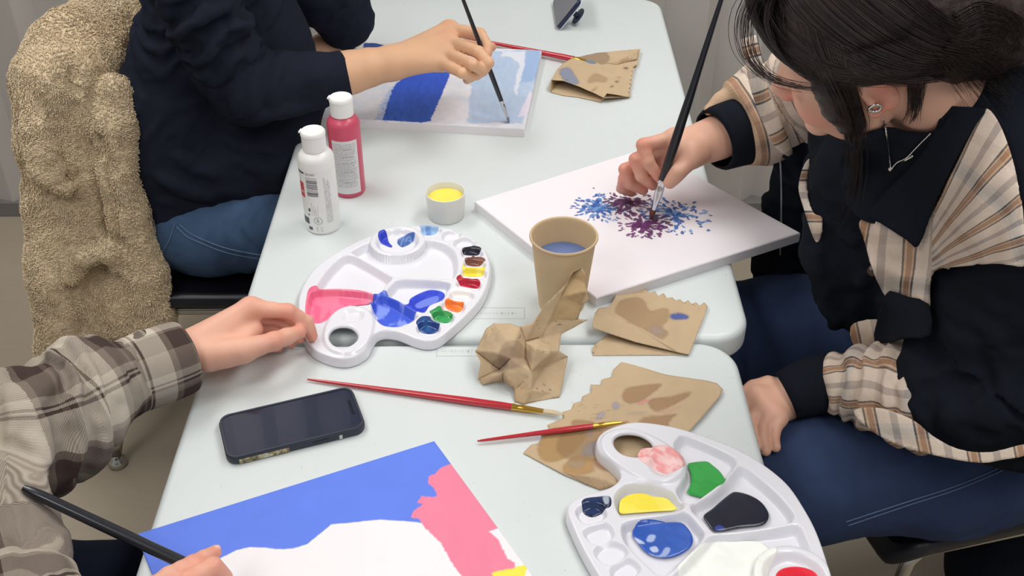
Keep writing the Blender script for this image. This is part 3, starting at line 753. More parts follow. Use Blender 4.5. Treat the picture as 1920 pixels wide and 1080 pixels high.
M_pwhite = flat('white_bottle_plastic', (240, 240, 238), .3); M_capw = flat('white_cap', (244, 244, 243), .35)
M_ppink = flat('pink_bottle_plastic', (206, 82, 108), .3, nscale=40, namp=.05)
M_label = attr_mat('printed_label', .4)
def text_mesh(s, size):
    cu = bpy.data.curves.new('t', 'FONT'); cu.body = s; cu.size = size; cu.align_x = 'CENTER'; cu.align_y = 'CENTER'
    o = bpy.data.objects.new('t', cu); COL.objects.link(o); dg = bpy.context.evaluated_depsgraph_get()
    me = o.evaluated_get(dg).to_mesh(); v = np.array([x.co[:] for x in me.vertices]); f = [tuple(p.vertices) for p in me.polygons]
    o.evaluated_get(dg).to_mesh_clear(); bpy.data.objects.remove(o); return v, f
M_ink = flat('label_ink', (70, 70, 76), .5)
def bottle(px, py, height, label, M_body, body_r, band, cols, phi0, cap_h=.034, cap_r=.0188):
    c = P(px, py, T); r = empty('paint_bottle', (c[0], c[1], T), label, 'bottle')
    hb = height-cap_h-.004; R = body_r
    v, f = lathe([(R-.004, 0), (R-.001, .001), (R, .004), (R, hb-.012), (R-.0015, hb-.006), (R-.005, hb-.0015), (R-.0095, hb+.0015), (cap_r-.003, hb+.004), (cap_r-.003, hb+.006)], (c[0], c[1], T), seg=64)
    mesh_obj('bottle_body', v, f, M_body, r, smooth=50.)
    rib = []
    for h in np.linspace(0, 1, 2): rib.append((cap_r, hb+.004+h*(cap_h-.010)))
    v, f = lathe([(cap_r-.001, hb+.003)]+rib+[(cap_r+.0006, hb+cap_h-.0055), (cap_r+.0006, hb+cap_h-.001), (cap_r-.0012, hb+cap_h+.0012), (cap_r-.004, hb+cap_h+.0004), (.001, hb+cap_h-.0002)], (c[0], c[1], T), seg=64)
    mesh_obj('cap', v, f, M_capw, r, smooth=40.)
    v, f = box((cap_r-.001, -.005, hb+cap_h-.004), (cap_r+.0028, .005, hb+cap_h-.0012)); a = math.pi*.93; v = v@rotz(a).T+[c[0], c[1], T]
    mesh_obj('cap_tab', v, f, M_capw, r, smooth=False)
    # label sheet
    u0, u1, h0, h1 = band; base = cols(None, None)
    nu, nh = int((u1-u0)/.0004), int((h1-h0)/.0004)
    U, Hh = np.meshgrid(np.linspace(u0, u1, nu), np.linspace(h0, h1, nh), indexing='ij'); U = U.ravel(); Hh = Hh.ravel()
    a = -math.pi/2+phi0+U/R; rr = R+.00025
    V = np.c_[c[0]+rr*np.cos(a), c[1]+rr*np.sin(a), T+Hh]
    I = np.arange(nu*nh).reshape(nu, nh); Fq = np.stack([I[:-1, :-1], I[1:, :-1], I[1:, 1:], I[:-1, 1:]], -1).reshape(-1, 4)
    lb = mesh_obj('label', V, Fq, M_label, r, col=cols(U, Hh))
    def put(s, u, h, size, rot=0):
        v, f = text_mesh(s, size); v = v@rotz(rot).T; uu = v[:, 0]+u; hh = v[:, 1]+h; a = -math.pi/2+phi0+uu/R
        mesh_obj('printed_text', np.c_[c[0]+(rr+.0002)*np.cos(a), c[1]+(rr+.0002)*np.sin(a), T+hh], f, M_ink, lb, smooth=False)
    return r, put
def tlines(col, U, Hh, u0, u1, h0, h1, pitch, c, seed, bold=()):
    """rows of tiny print"""
    rr = random.Random(seed); h = h1; k = 0
    while h > h0:
        u = u0; e = u1-rr.random()*(u1-u0)*.12; th = pitch*.42
        while u < e:
            w_ = rr.uniform(.0012, .005); m = (U > u) & (U < min(u+w_, e)) & (Hh < h) & (Hh > h-th)
            v = .35+.3*rr.random()
            if k in bold and (u-u0) > (u1-u0)*.3 and (u-u0) < (u1-u0)*.75: v = .9
            col[m] = col[m]*(1-v)+np.array(lin(c))*v; u += w_+.0006
        h -= pitch; k += 1
def rect(col, U, Hh, u0, u1, h0, h1, c): m = (U > u0) & (U < u1) & (Hh > h0) & (Hh < h1); col[m] = lin(c)
def pink_label(U, Hh):
    if U is None: return
    col = np.tile(np.array(lin((226, 224, 226))), (len(U), 1))
    tlines(col, U, Hh, -.0195, .0195, .022, .103, .00285, (70, 68, 76), 4, (3, 8, 12, 18, 25))
    rect(col, U, Hh, -.0215, -.0205, .100, .103, (200, 60, 80)); rect(col, U, Hh, -.0215, -.0205, .078, .080, (40, 40, 40))
    return col
PB, _ = bottle(656, 357, .180, 'tall pink paint bottle with a white cap and a back label of small print', M_ppink, .0272, (-.0225, .0225, .009, .109), pink_label, .09)
def white_label(U, Hh):
    if U is None: return
    col = np.tile(np.array(lin((238, 238, 237))), (len(U), 1))
    rect(col, U, Hh, -.0400, -.0175, .1105, .1135, (30, 30, 34))
    h = .106; rr = random.Random(2)
    while h > .072:
        t = rr.choice((.0006, .0010, .0018)); rect(col, U, Hh, -.0150, .0035, h-t, h, (56, 56, 62)); h -= t+rr.choice((.0006, .0010))
    rect(col, U, Hh, -.040, -.0205, .066, .094, (206, 78, 92)); rect(col, U, Hh, -.030, -.0225, .074, .078, (232, 190, 196))
    rect(col, U, Hh, -.040, -.0175, .018, .030, (70, 72, 90)); rect(col, U, Hh, -.0165, -.0125, .043, .049, (80, 80, 86)); rect(col, U, Hh, -.0180, -.0150, .035, .038, (70, 70, 76))
    rect(col, U, Hh, -.020, -.0125, .008, .014, (90, 90, 96))
    for u0 in (-.0095, -.0065, -.0035, -.0005):      # print running up the bottle
        c2 = col; Us, Hs = Hh, -U; tlines(c2, Us, Hs, .036, .062-rr.random()*.01, -u0-.001, -u0+.0004, .003, (110, 110, 116), int(u0*1e4)+50)
    d = np.hypot(U+.0015, Hh-.027); m = ((d > .0066) & (d < .0072)) | ((d > .0054) & (d < .0058)); col[m] = lin((120, 120, 126))
    for u0 in (-.0050, -.0030, .0015, .0040): tlines(col, Hh, -U, .006, .0175, -u0-.001, -u0+.0004, .003, (120, 120, 126), int(u0*1e4)+90)
    for k, u0 in enumerate(np.arange(.0135, .0235, .0024)): tlines(col, Hh, -U, .022, .112-.004*k, -u0-.001, -u0+.0004, .003, (120, 122, 130), k+300)
    return col
WB, put = bottle(607, 423, .178, 'white paint bottle with barcode, left of the pink bottle', M_pwhite, .0284, (-.036, .030, .004, .117), white_label, -.03)
put('DCA01', -.0060, .1115, .0052); put('AP', -.0015, .027, .0062, math.pi/2)

# ================================================================== PHONES
M_screen = flat('phone_screen', (24, 33, 58), .12, Coat_Weight=.5); M_case = flat('phone_case', (38, 44, 58), .5)
q = [P(x, y, T+.011)[:2] for x, y in ((400, 782), (655, 728), (695, 795), (430, 865))]
q = np.array(q); cen = q.mean(0); d = q[1]-q[0]+q[2]-q[3]; an = math.atan2(d[1], d[0]); R = rotz(an)
r = empty('smartphone', (cen[0], cen[1], T), 'dark smartphone lying face up in a black case with gold and grey flecked edge', 'phone')
C = np.array([cen[0], cen[1], 0]); HX, HY = .0885, .0425
v, f = prism(rrect(HX, HY, .0155, 10), T+.0002, T+.0115, .003, 4); mesh_obj('phone_case', v@R.T+C, f, M_case, r, smooth=40.)
ring = rrect(HX-.0012, HY-.0012, .0145, 10); inn = rrect(HX-.0042, HY-.0042, .012, 10); n = len(ring)
v = np.concatenate([np.c_[ring, np.full(n, T+.0116)], np.c_[ring*.999, np.full(n, T+.0126)], np.c_[inn*1.002, np.full(n, T+.0126)], np.c_[inn, np.full(n, T+.0112)]])
f = [(a*n+k, a*n+(k+1) % n, (a+1)*n+(k+1) % n, (a+1)*n+k) for a in range(3) for k in range(n)]; mesh_obj('case_lip', v@R.T+C, f, M_case, r, smooth=40.)
v, f = prism(inn, T+.0113, T+.0119, .0002, 1); mesh_obj('screen', v@R.T+C, f, M_screen, r, smooth=40.)
v, f = box((HX-.0125, -.014, T+.01195), (HX-.0085, .014, T+.0121)); mesh_obj('camera_notch', v@R.T+C, f, flat('notch', (14, 18, 34), .2), r, smooth=False)
M_fleck = MB('flecked_panel'); n_ = M_fleck.noise(160, 4); M_fleck.color(M_fleck.ramp(n_, [(.35, lin((60, 62, 66))), (.5, lin((170, 150, 96))), (.62, lin((205, 206, 204))), (.7, lin((90, 92, 96)))])); M_fleck = M_fleck.set(Roughness=.5)
v, f = box((-.074, -HY-.0004, T+.0018), (-.012, -HY+.001, T+.0086)); mesh_obj('flecked_edge_panel', v@R.T+C, f, M_fleck, r, smooth=False)
v, f = box((.052, -HY-.0004, T+.0018), (.056, -HY+.001, T+.0082)); mesh_obj('case_scuff', v@R.T+C, f, flat('scuff', (196, 196, 190), .6), r, smooth=False)
v, f = box((.018, -HY-.0008, T+.0050), (.038, -HY+.001, T+.0078)); mesh_obj('side_button', v@R.T+C, f, flat('button', (26, 30, 42), .4), r, smooth=False)
# standing phone at the far edge
b0 = P(1046, 58, T); r = empty('smartphone', (b0[0], b0[1], T), 'upright phone in a clear case propped on a round grip at the far end', 'phone')
yv = np.array([-.03, 1, 0]); yv /= np.linalg.norm(yv); up = np.array([.60, .018, .80]); up -= yv*(up@yv); up /= np.linalg.norm(up); nn = np.cross(yv, up)
Rp = np.stack([yv, up, nn], 1); b0 = np.array([b0[0], b0[1], T+.004])
def slab(hx, hy, z0, z1, rad, bev): v, f = prism(rrect(hx, hy, rad, 6)+[hx, hy], z0, z1, bev, 2); return v, f
v, f = slab(.075, .0385, -.0045, .0045, .010, .002); mesh_obj('phone_body', v@Rp.T+b0, f, flat('phone_frame', (24, 34, 66), .3), r, smooth=40.)
v, f = slab(.0765, .0395, .0046, .0062, .011, .0006); mesh_obj('clear_case_back', (v-[.0015, .001, 0])@Rp.T+b0, f, flat('clear_case', (214, 222, 230), .2), r, smooth=40.)
v, f = prism(rrect(.072, .036, .008, 6)+[.075, .0385], -.0052, -.0044, .0002, 1); mesh_obj('screen', v@Rp.T+b0, f, flat('grey_reflection_screen', (120, 124, 134), .06, Coat_Weight=.6), r, smooth=40.)  # the grey reflection on the glass is put into the screen colour
g0 = b0+Rp@np.array([.032, .038, .0063]) if False else b0+yv*.035+up*.040
sg = 1 if nn[0] > 0 else -1
v, f = lathe([(.006, .0), (.006, .020), (.0185, .0205), (.0195, .022), (.0185, .0245), (.002, .0248)], g0+nn*sg*.006, nn*sg, 36); mesh_obj('round_grip', v, f, flat('grip', (26, 38, 66), .3), r, smooth=40.)
# ================================================================== BRUSHES
M_red = flat('red_lacquer', (186, 36, 50), .25, Coat_Weight=.5); M_blk = flat('black_lacquer', (26, 30, 40), .3, Coat_Weight=.4)
M_gold = flat('gold_ferrule', (206, 164, 74), .25, 1.); M_silver = flat('silver_ferrule', (200, 202, 206), .18, 1.)
def bristle_mat(nm, rgb):
    b = MB(nm); mp = b.node('ShaderNodeMapping'); mp.inputs['Scale'].default_value = (400, 400, 30); b.link(b.coord(), mp.inputs['Vector']); n = b.noise(1, 2, mp.outputs[0])
    c = lin(rgb); b.color(b.mix(n, tuple(x*.65 for x in c), tuple(min(1, x*1.2) for x in c))); b.bump(n, .4, .0005); return b.set(Roughness=.55)
def brush(name, tip, tail, L, lens, rad, mats, label, flat_tip=1., nrm=(0, 0, 1), tipshape='round'):
    """tip, tail world points; L total length; lens = (bristle, ferrule); rad = (tail, belly, neck, ferrule end, bristle)"""
    tip, tail = np.array(tip, float), np.array(tail, float); ax = (tail-tip)/np.linalg.norm(tail-tip)
    base = tip
    r = empty(name, tuple(tip), label, 'paintbrush')
    lb, lf = lens; rt, rbel, rn, rf, rb = rad
    at = lambda s: tip+ax*s
    s = np.linspace(lb+lf, L, 26); t = (s-lb-lf)/(L-lb-lf)
    rr = np.interp(t, [0, .06, .22, 1], [rn, rn*1.08, rbel, rt]); rr[-1] *= .6; rr[-2] *= .92
    u, w, a = frame(ax, nrm)
    v, f = tube([at(x) for x in s], rr, 20, ref=nrm); mesh_obj('handle', v, f, mats[0], r, smooth=50.)
    s = np.linspace(lb, lb+lf, 14); t = (s-lb)/lf; fr = np.interp(t, [0, .6, 1], [rf, rn*.98, rn*1.04])
    for k, x in enumerate(t):
        if .72 < x < .78 or .84 < x < .9: fr[k] *= .9
    V = []; F2 = []; n = 24; fl = np.interp(t, [0, .55, 1], [flat_tip, 1, 1])
    for k, x in enumerate(s):
        for j in range(n):
            g = 2*math.pi*j/n; V.append(at(x)+u*math.cos(g)*fr[k]*(2-fl[k] if flat_tip < 1 else 1)+w*math.sin(g)*fr[k]*fl[k])
    for k in range(len(s)-1):
        for j in range(n): j2 = (j+1) % n; F2.append((k*n+j, k*n+j2, (k+1)*n+j2, (k+1)*n+j))
    F2.append(tuple(range(n))[::-1])
    mesh_obj('ferrule', V, F2, mats[1], r, smooth=50.)
    s = np.linspace(0, lb+.001, 14); V = []; F2 = []
    for k, x in enumerate(s):
        q = x/lb
        prof = (math.sqrt(max(0, 1-(1-min(1, q*1.6))**2)) if tipshape == 'round' else min(1, .55+q*1.2))*rb*(1.0 if q < .6 else 1-(q-.6)*.35*(1-rf/rb)/.35 if rb > rf else 1)
        prof = max(prof, .0003)
        if q > .8: prof = min(prof, rb+(rf*.97-rb)*(q-.8)/.2) if rb > rf else min(prof, rf*.97)
        for j in range(n):
            g = 2*math.pi*j/n; V.append(at(x)+u*math.cos(g)*prof*(2-flat_tip)+w*math.sin(g)*prof*flat_tip*min(1, .35+q))
    for k in range(len(s)-1):
        for j in range(n): j2 = (j+1) % n; F2.append((k*n+j, k*n+j2, (k+1)*n+j2, (k+1)*n+j))
    F2.append(tuple(range(n))[::-1])
    mesh_obj('bristles', V, F2, mats[2], r, smooth=50.)
    return r
def solve_tail(tip, px, py, L, z0=.5, z1=1.6):
    """point on the sight line through (px,py) whose distance from tip is L (upper solution)"""
    zs = np.linspace(z0, z1, 3000); d = np.array([np.linalg.norm(P(px, py, z)-tip) for z in zs]); k = np.nonzero(np.diff(np.sign(d-L)))[0]
    return P(px, py, zs[k[-1]]) if len(k) else P(px, py, zs[np.argmin(abs(d-L))])
M_br_cream = bristle_mat('cream_bristle', (206, 190, 158)); M_br_gold = bristle_mat('golden_bristle', (196, 150, 110)); M_br_brown = bristle_mat('sable_bristle', (96, 48, 40)); M_br_blue = bristle_mat('painted_bristle', (120, 134, 146))
mid = lambda p, q: (np.array(p)+np.array(q))/2
a, b_ = P(1056, 776, T+.007), P(576, 711, T+.004)
brush('paintbrush', a, b_, np.linalg.norm(a-b_), (.026, .042), (.0018, .0052, .0046, .0030, .0034), (M_red, M_gold, M_br_cream), 'long red-handled brush with gold ferrule lying above the dark phone', .8)
a, b_ = P(1180, 790, T+.0105), P(895, 827, T+.005)
brush('paintbrush', a, b_, np.linalg.norm(a-b_), (.010, .038), (.0016, .0040, .0034, .0016, .0016), (M_red, M_gold, M_br_gold), 'thin red-handled brush whose fine tip lies on the flat stained napkin')
a, b_ = P(1117, 119, T+.013), P(850, 66, T+.006)
brush('paintbrush', a, b_, np.linalg.norm(a-b_), (.022, .030), (.0022, .0056, .0060, .0050, .0065), (M_red, M_gold, M_br_blue), 'red-handled brush with gold ferrule behind the striped canvas, tip on a folded napkin', .55, tipshape='flat')
TIPN = P(955, 229, T+.0185); TAILN = solve_tail(TIPN, 858, -28, .275)
brush('paintbrush', TIPN, TAILN, .275, (.012, .034), (.0030, .0047, .0040, .0036, .0042), (M_blk, M_silver, M_br_blue), 'slim black brush in the hand over the striped canvas', .6, tipshape='flat')
TIPW = P(1219, 411, T+.0185); TAILW = solve_tail(TIPW, 1362, -30, .39)
brush('paintbrush', TIPW, TAILW, .39, (.020, .052), (.0030, .0078, .0068, .0060, .0072), (M_blk, M_silver, M_br_brown), 'thick black brush held by the seated woman, brown bristles touching the purple petals', .7)
TIPL = P(545, 1150, T+.004); TAILL = P(44, 915, .845)
brush('paintbrush', TIPL, TAILL, np.linalg.norm(TAILL-TIPL), (.02, .04), (.0062, .0070, .0064, .005, .006), (M_blk, M_silver, M_br_brown), 'black brush with a blunt end, held above the blue and pink painting', .8)
# ================================================================== BROWN PAPER NAPKINS
M_paper = attr_mat('brown_paper', .85, bscale=700, bstr=.35, bdist=.0004)
PAPER = (192, 168, 136)
def paper(name, verts, faces, o, label, stains=(), jit=.0007, seed=1, edge=.0045, sharp=38.):
    """sheet of folded paper: creased facets, finely divided, slightly wrinkled; verts = (x, y, height in cm)"""
    ox, oy, sc = o
    bm = bmesh.new(); vs = [bm.verts.new(P(ox+x/sc, oy+y/sc, T+.0007+h/100)) for x, y, h in verts]
    for f in faces:
        try: bm.faces.new([vs[i] for i in f])
        except ValueError: pass
    bmesh.ops.triangulate(bm, faces=bm.faces)
    for _ in range(5):
        es = [e for e in bm.edges if e.calc_length() > edge]
        if not es: break
        bmesh.ops.subdivide_edges(bm, edges=es, cuts=1)
        bmesh.ops.triangulate(bm, faces=[f for f in bm.faces if len(f.verts) > 3])
    bm.normal_update()
    V = np.array([v.co[:] for v in bm.verts]); N = np.array([v.normal[:] for v in bm.verts])
    V = V+N*(jit*(1.6*fbm(V, 45, 3, seed)+.5*fbm(V, 160, 2, seed+5)))[:, None]
    V[:, 2] = np.maximum(V[:, 2], T+.0006)
    F = [tuple(v.index for v in f.verts) for f in bm.faces]
    bm.verts.index_update(); F = [tuple(v.index for v in f.verts) for f in bm.faces]; bm.free()
    px = PX(V); n = fbm(V, 60, 3, seed+9)
    col = np.tile(np.array(lin(PAPER)), (len(V), 1))*(1+.06*n)[:, None]
    for pts, c, a, soft in stains:  # wet stains, plus shade painted into the crumpled napkin's pocket
        q = spline([(ox+x/sc, oy+y/sc) for x, y in pts], 3, True)
        d = psd(px, q)+2.2*n; m = ((1-sstep(-soft, soft, d))*a)[:, None]
        rim = (np.exp(-(d/2.0)**2)*a*.18)[:, None]
        col = col*(1-m)+np.array(lin(c))*m; col = col*(1-rim)
    cen = V.mean(0); ob = mesh_obj(name, V, F, M_paper, origin=(cen[0], cen[1], T), col=col, smooth=sharp)
    s = ob.modifiers.new('thickness', 'SOLIDIFY'); s.thickness = .00035; s.offset = 1
    return tag(ob, label, 'napkin')
def zig(a, b, n, amp, seed=1):
    """torn zig-zag points between a and b"""
    r = random.Random(seed); a = np.array(a, float); b = np.array(b, float); d = (b-a)[:2]; nn = np.array([d[1], -d[0]])/np.linalg.norm(d); out = []
    for k in range(1, 2*n):
        t = k/(2*n); p = a+(b-a)*t; s = (amp if k % 2 else -amp*.4)*r.uniform(.6, 1.3); out.append((p[0]+nn[0]*s, p[1]+nn[1]*s, p[2]))
    return out
BR = (152, 116, 82); BR2 = (166, 132, 96)
# flat stained sheet
o7 = (860, 640, 3.5556)
top = [(1085, 140, .5)]
le = [(1030, 190, .4), (1022, 236, .4), (955, 255, .3), (950, 292, .3), (880, 290, .3), (886, 342, .25), (825, 370, .2), (820, 402, .2), (765, 415, .2), (752, 455, .2), (690, 474, .15), (700, 512, .1), (592, 556, .1), (604, 585, .1), (545, 600, .1), (556, 640, .1), (530, 680, .15), (480, 692, .3), (430, 745, .1)]
bt = [(560, 815, .1), (700, 890, .1), (830, 945, .1), (940, 992, .05), (1050, 965, .1), (1110, 905, .1), (1240, 850, .08), (1400, 740, .1), (1500, 640, .3), (1620, 510, .5), (1745, 362, .5), (1762, 322, .4), (1720, 280, .5), (1650, 262, .6), (1380, 222, .7), (1240, 180, .6)]
vv = top+le+bt+[(1150, 420, .5), (900, 560, .3), (1100, 640, .15), (860, 740, .35), (1420, 420, .6)]
nV = len(top+le+bt); c1, c2, c3, c4, c5_ = range(nV, nV+5)
ring_ = list(range(nV)); fs = []
cen_for = lambda i: c1 if i <= 9 else (c2 if i <= 14 else (c4 if i <= 22 else (c3 if i <= 27 else c5_)))
for i in range(nV):
    j = (i+1) % nV; a_, b__ = cen_for(i), cen_for(j) if j else c1
    fs.append((i, j, a_) if a_ == b__ else (i, j, b__, a_))
fs += [(c1, c2, c3), (c2, c4, c3), (c1, c3, c5_)]
st = [([(1090, 355), (1130, 312), (1250, 292), (1355, 285), (1300, 340), (1230, 390), (1150, 415), (1105, 395)], BR, .75, 1.5),
      ([(1265, 410), (1300, 385), (1400, 375), (1545, 345), (1440, 420), (1330, 465), (1280, 450)], BR, .75, 1.5),
      ([(1080, 600), (1170, 575), (1240, 510), (1350, 500), (1460, 485), (1400, 540), (1380, 640), (1180, 640)], BR, .75, 1.5),
      ([(530, 700), (600, 600), (690, 575), (800, 570), (850, 640), (760, 740), (660, 800), (560, 790)], (164, 128, 78), .8, 2), ([(760, 530), (850, 528), (905, 545), (830, 590), (760, 570)], BR, .7, 2),
      ([(690, 620), (820, 580), (960, 595), (1000, 700), (960, 780), (860, 800), (740, 790), (660, 730)], (142, 112, 78), .7, 3), ([(690, 860), (760, 780), (880, 790), (900, 860), (780, 895)], (170, 128, 74), .75, 2),
      ([(900, 790), (1000, 760), (1060, 850), (960, 866)], (146, 100, 70), .75, 2), ([(850, 690), (960, 660), (965, 740), (835, 762)], (122, 124, 136), .6, 4), ([(740, 800), (840, 790), (820, 840), (750, 840)], (140, 140, 132), .4, 4),
      ([(1020, 430), (1045, 405), (1075, 425), (1050, 455)], (142, 146, 172), .7, 2), ([(915, 525), (935, 480), (975, 472), (960, 510)], (146, 150, 172), .6, 2), ([(1120, 490), (1200, 470), (1260, 478), (1200, 490)], (160, 152, 148), .4, 4),
      ([(1190, 412), (1260, 392), (1300, 380), (1255, 402), (1210, 420)], (232, 130, 150), .7, 1), ([(1310, 470), (1400, 462), (1480, 435), (1400, 475)], (226, 150, 150), .5, 1.5), ([(860, 600), (890, 580), (900, 600), (870, 640)], (130, 128, 140), .5, 2)]
paper('paper_napkin', vv, fs, o7, 'flat torn brown paper napkin with wet stains, partly under a palette', st, .0006, 3)
b_ = [(690, 868, .15), (860, 898, .9), (960, 898, 1.0), (1052, 962, .2), (940, 990, .1), (830, 945, .2)]
# small turned-up fold of the same sheet
ob_f = paper('folded_corner', b_, [(0, 1, 5), (1, 2, 4, 5), (2, 3, 4)], o7, 'x', [([(700, 870), (1050, 960), (940, 1000), (760, 930)], (150, 122, 90), .6, 3)], .0004, 9)
for k in ('label', 'category'): del ob_f[k]
nap = [o for o in COL.objects if o.name.startswith('paper_napkin')][0]
ob_f.parent = nap; ob_f.location = ob_f.location-nap.location
# folded napkin beside the flower canvas
o6 = (880, 380, 2.842)
se = [(800, 462, .3)]+zig((800, 462, .3), (915, 462, .3), 4, 14, 2)+[(915, 462, .4)]+zig((915, 462, .4), (1100, 520, .4), 4, 16, 3)+[(1100, 520, .4)]+zig((1100, 520, .4), (1270, 552, .5), 4, 14, 4)+[(1270, 552, .5)]
k0 = len(se)
vv = se+[(1262, 580, .5), (1170, 810, .35), (1112, 797, .5), (900, 672, 1.9), (690, 560, 3.0), (745, 556, 2.6)]
fs = [tuple(range(0, k0))+(k0, k0+1, k0+2, k0+3, k0+4, k0+5)]
n0 = len(vv); vv += [(668, 590, 2.8), (655, 640, 2.2), (658, 668, 1.8), (880, 742, 1.0), (1112, 799, .35)]
fs += [(k0+4, n0, n0+1, n0+2, n0+3, k0+3), (k0+3, n0+3, n0+4, k0+2)]
n1 = len(vv); vv += [(658, 815, .02), (656, 770, .5), (700, 730, .5), (745, 700, .15), (800, 520, .05), (1100, 560, .05), (1240, 580, .05), (1170, 812, .02)]
fs += [(n1, n1+1, n1+2, n1+3, n1+7), (n1+3, n1+4, n1+5, n1+6, n1+7)]
paper('paper_napkin', vv, fs, o6, 'folded brown paper napkin with a small blue paint dab, touching the flower canvas',
      [([(780, 580), (800, 530), (850, 508), (900, 508), (935, 530), (950, 570), (980, 580), (1030, 562), (1062, 580), (1055, 630), (1030, 660), (1055, 690), (1030, 725), (980, 700), (900, 660), (830, 620)], (158, 128, 94), .75, 2),
       ([(970, 660), (1030, 670), (1030, 700), (980, 700)], (150, 140, 144), .45, 4),
       ([(1072, 605), (1090, 592), (1130, 590), (1165, 602), (1160, 618), (1120, 622), (1085, 618)], (52, 84, 160), .9, 1.2)], .0005, 5)
# napkin under the red brush at the far right
o2 = (1000, 0, 5.4)
vv = [(300, 640, 2.0), (390, 590, 1.6), (640, 535, 1.0), (860, 515, .9), (1085, 495, .8), (1062, 590, .7), (1060, 650, .6), (1010, 680, .8)]
vv += zig((1010, 680, .8), (965, 980, .5), 7, 26, 6)+[(965, 980, .5), (745, 945, 1.2), (715, 990, 1.2), (600, 935, 1.5), (450, 872, 1.8), (300, 815, 2.0), (180, 808, 2.1), (235, 710, 2.1)]
m = len(vv); i945 = m-8
fs = [(0, 1, 2, 3)+tuple(range(7, m)), (3, 4, 5, 6, 7)]
vv += [(160, 865, 1.2), (172, 932, .1), (300, 968, .05), (450, 985, .05), (685, 1036, .05), (720, 1000, .3), (965, 985, .1), (1000, 760, .05), (330, 700, .05)]
fs += [(m-2, m, m+1, m+8, m-1), (m+1, m+2, m+3, m+4, m+5, m+6, m+7, m+8), (m-8, m+6, m+5, m-6)]
n2 = len(vv); vv += [(725, 642, 1.1), (900, 590, 1.9), (1000, 540, 1.8), (1070, 505, 1.3), (1050, 600, .9), (850, 655, .9)]
fs += [(n2, n2+1, n2+5), (n2+1, n2+2, n2+4, n2+5), (n2+2, n2+3, n2+4)]
paper('paper_napkin', vv, fs, o2, 'folded brown paper napkin under the tip of a red brush at the far right',
      [([(265, 710), (330, 680), (380, 700), (420, 760), (470, 840), (380, 850), (300, 800)], (110, 128, 160), .8, 2), ([(400, 560), (560, 535), (740, 530), (760, 600), (700, 650), (560, 600), (440, 590)], (140, 118, 94), .75, 2),
       ([(580, 780), (640, 750), (745, 785), (720, 830), (640, 820), (550, 845)], (160, 132, 98), .7, 1.5), ([(590, 910), (650, 880), (610, 925)], (160, 132, 98), .6, 1),
       ([(915, 685), (955, 683), (950, 698)], (90, 70, 50), .8, .8), ([(770, 885), (810, 862), (800, 880)], (100, 80, 60), .8, .7), ([(855, 780), (895, 775), (870, 788)], (100, 80, 60), .8, .7), ([(830, 828), (860, 818), (850, 832)], (100, 80, 60), .8, .7)], .0005, 7)
# crumpled napkin in front of the cup
vv = [(600, 350, 10), (555, 370, 10), (530, 420, 9), (625, 470, 8), (640, 520, 6.6), (600, 545, 6), (580, 620, 4.6), (635, 625, 4.2), (490, 700, 3.0), (450, 620, 5.2), (490, 500, 7.6), (390, 560, 7.6), (340, 640, 6.8), (380, 720, 4.2),
      (270, 660, 6.2), (210, 645, 5.6), (130, 640, 5.4), (90, 670, 4.8), (30, 790, 3.0), (60, 850, 2.3), (130, 800, 4.6), (230, 760, 5.8), (160, 890, 1.6), (220, 830, 4.4), (45, 940, .6), (70, 975, .1), (180, 950, .4), (180, 905, 2.8), (240, 990, 1.0), (240, 1060, .1),
      (330, 900, 3.2), (350, 780, 5.6), (430, 800, 4.4), (480, 790, 3.0), (525, 820, 1.6), (500, 960, .4), (480, 1035, .05), (350, 1060, .05), (290, 1075, .05), (330, 1000, 1.5), (400, 880, 1.8), (540, 390, 9.0),
      (620, 380, 9.6), (618, 430, 8.4), (100, 740, 4.6), (170, 700, 6.0), (300, 740, 4.6), (300, 830, 3.6), (430, 940, .9), (440, 1010, .5)]
fs = [(41, 0, 42, 43, 10), (43, 3, 5, 10), (10, 5, 6, 9), (3, 4, 5), (1, 0, 41), (1, 41, 10, 2), (2, 10, 11), (11, 10, 9, 13, 12), (9, 6, 7, 8, 13), (12, 13, 46), (12, 46, 21, 14), (14, 21, 45, 15), (15, 45, 16), (16, 45, 44, 17), (17, 44, 18), (44, 20, 22, 19, 18), (45, 21, 20, 44),
      (20, 21, 23), (20, 23, 22), (19, 22, 27, 24), (24, 27, 26, 25), (27, 28, 26), (27, 30, 28), (22, 23, 27), (23, 47, 30, 27), (21, 46, 47, 23), (46, 13, 31, 47), (47, 31, 30), (13, 8, 33, 32, 31), (31, 32, 40, 30), (30, 40, 39, 28), (28, 39, 38, 29), (39, 49, 37, 38), (32, 33, 34, 40), (40, 34, 35, 48), (40, 48, 39), (48, 35, 36, 49), (48, 49, 39), (49, 36, 37)]
paper('crumpled_napkin', vv, fs, o6, 'crumpled brown paper napkin standing in front of the paper cup',
      [([(540, 390), (622, 375), (620, 470), (600, 545), (580, 620), (450, 630), (400, 680), (385, 720), (440, 600), (490, 500)], (162, 134, 92), .75, 2), ([(180, 760), (260, 740), (330, 830), (240, 880), (160, 860)], (150, 124, 104), .6, 4),
       ([(120, 850), (200, 840), (190, 900), (140, 900)], (130, 108, 96), .6, 4), ([(230, 990), (300, 960), (320, 1060), (240, 1065)], (176, 150, 112), .5, 4)], .0016, 11, .004, 50.)  # first patch here: shade of the pocket, put into the paper colour
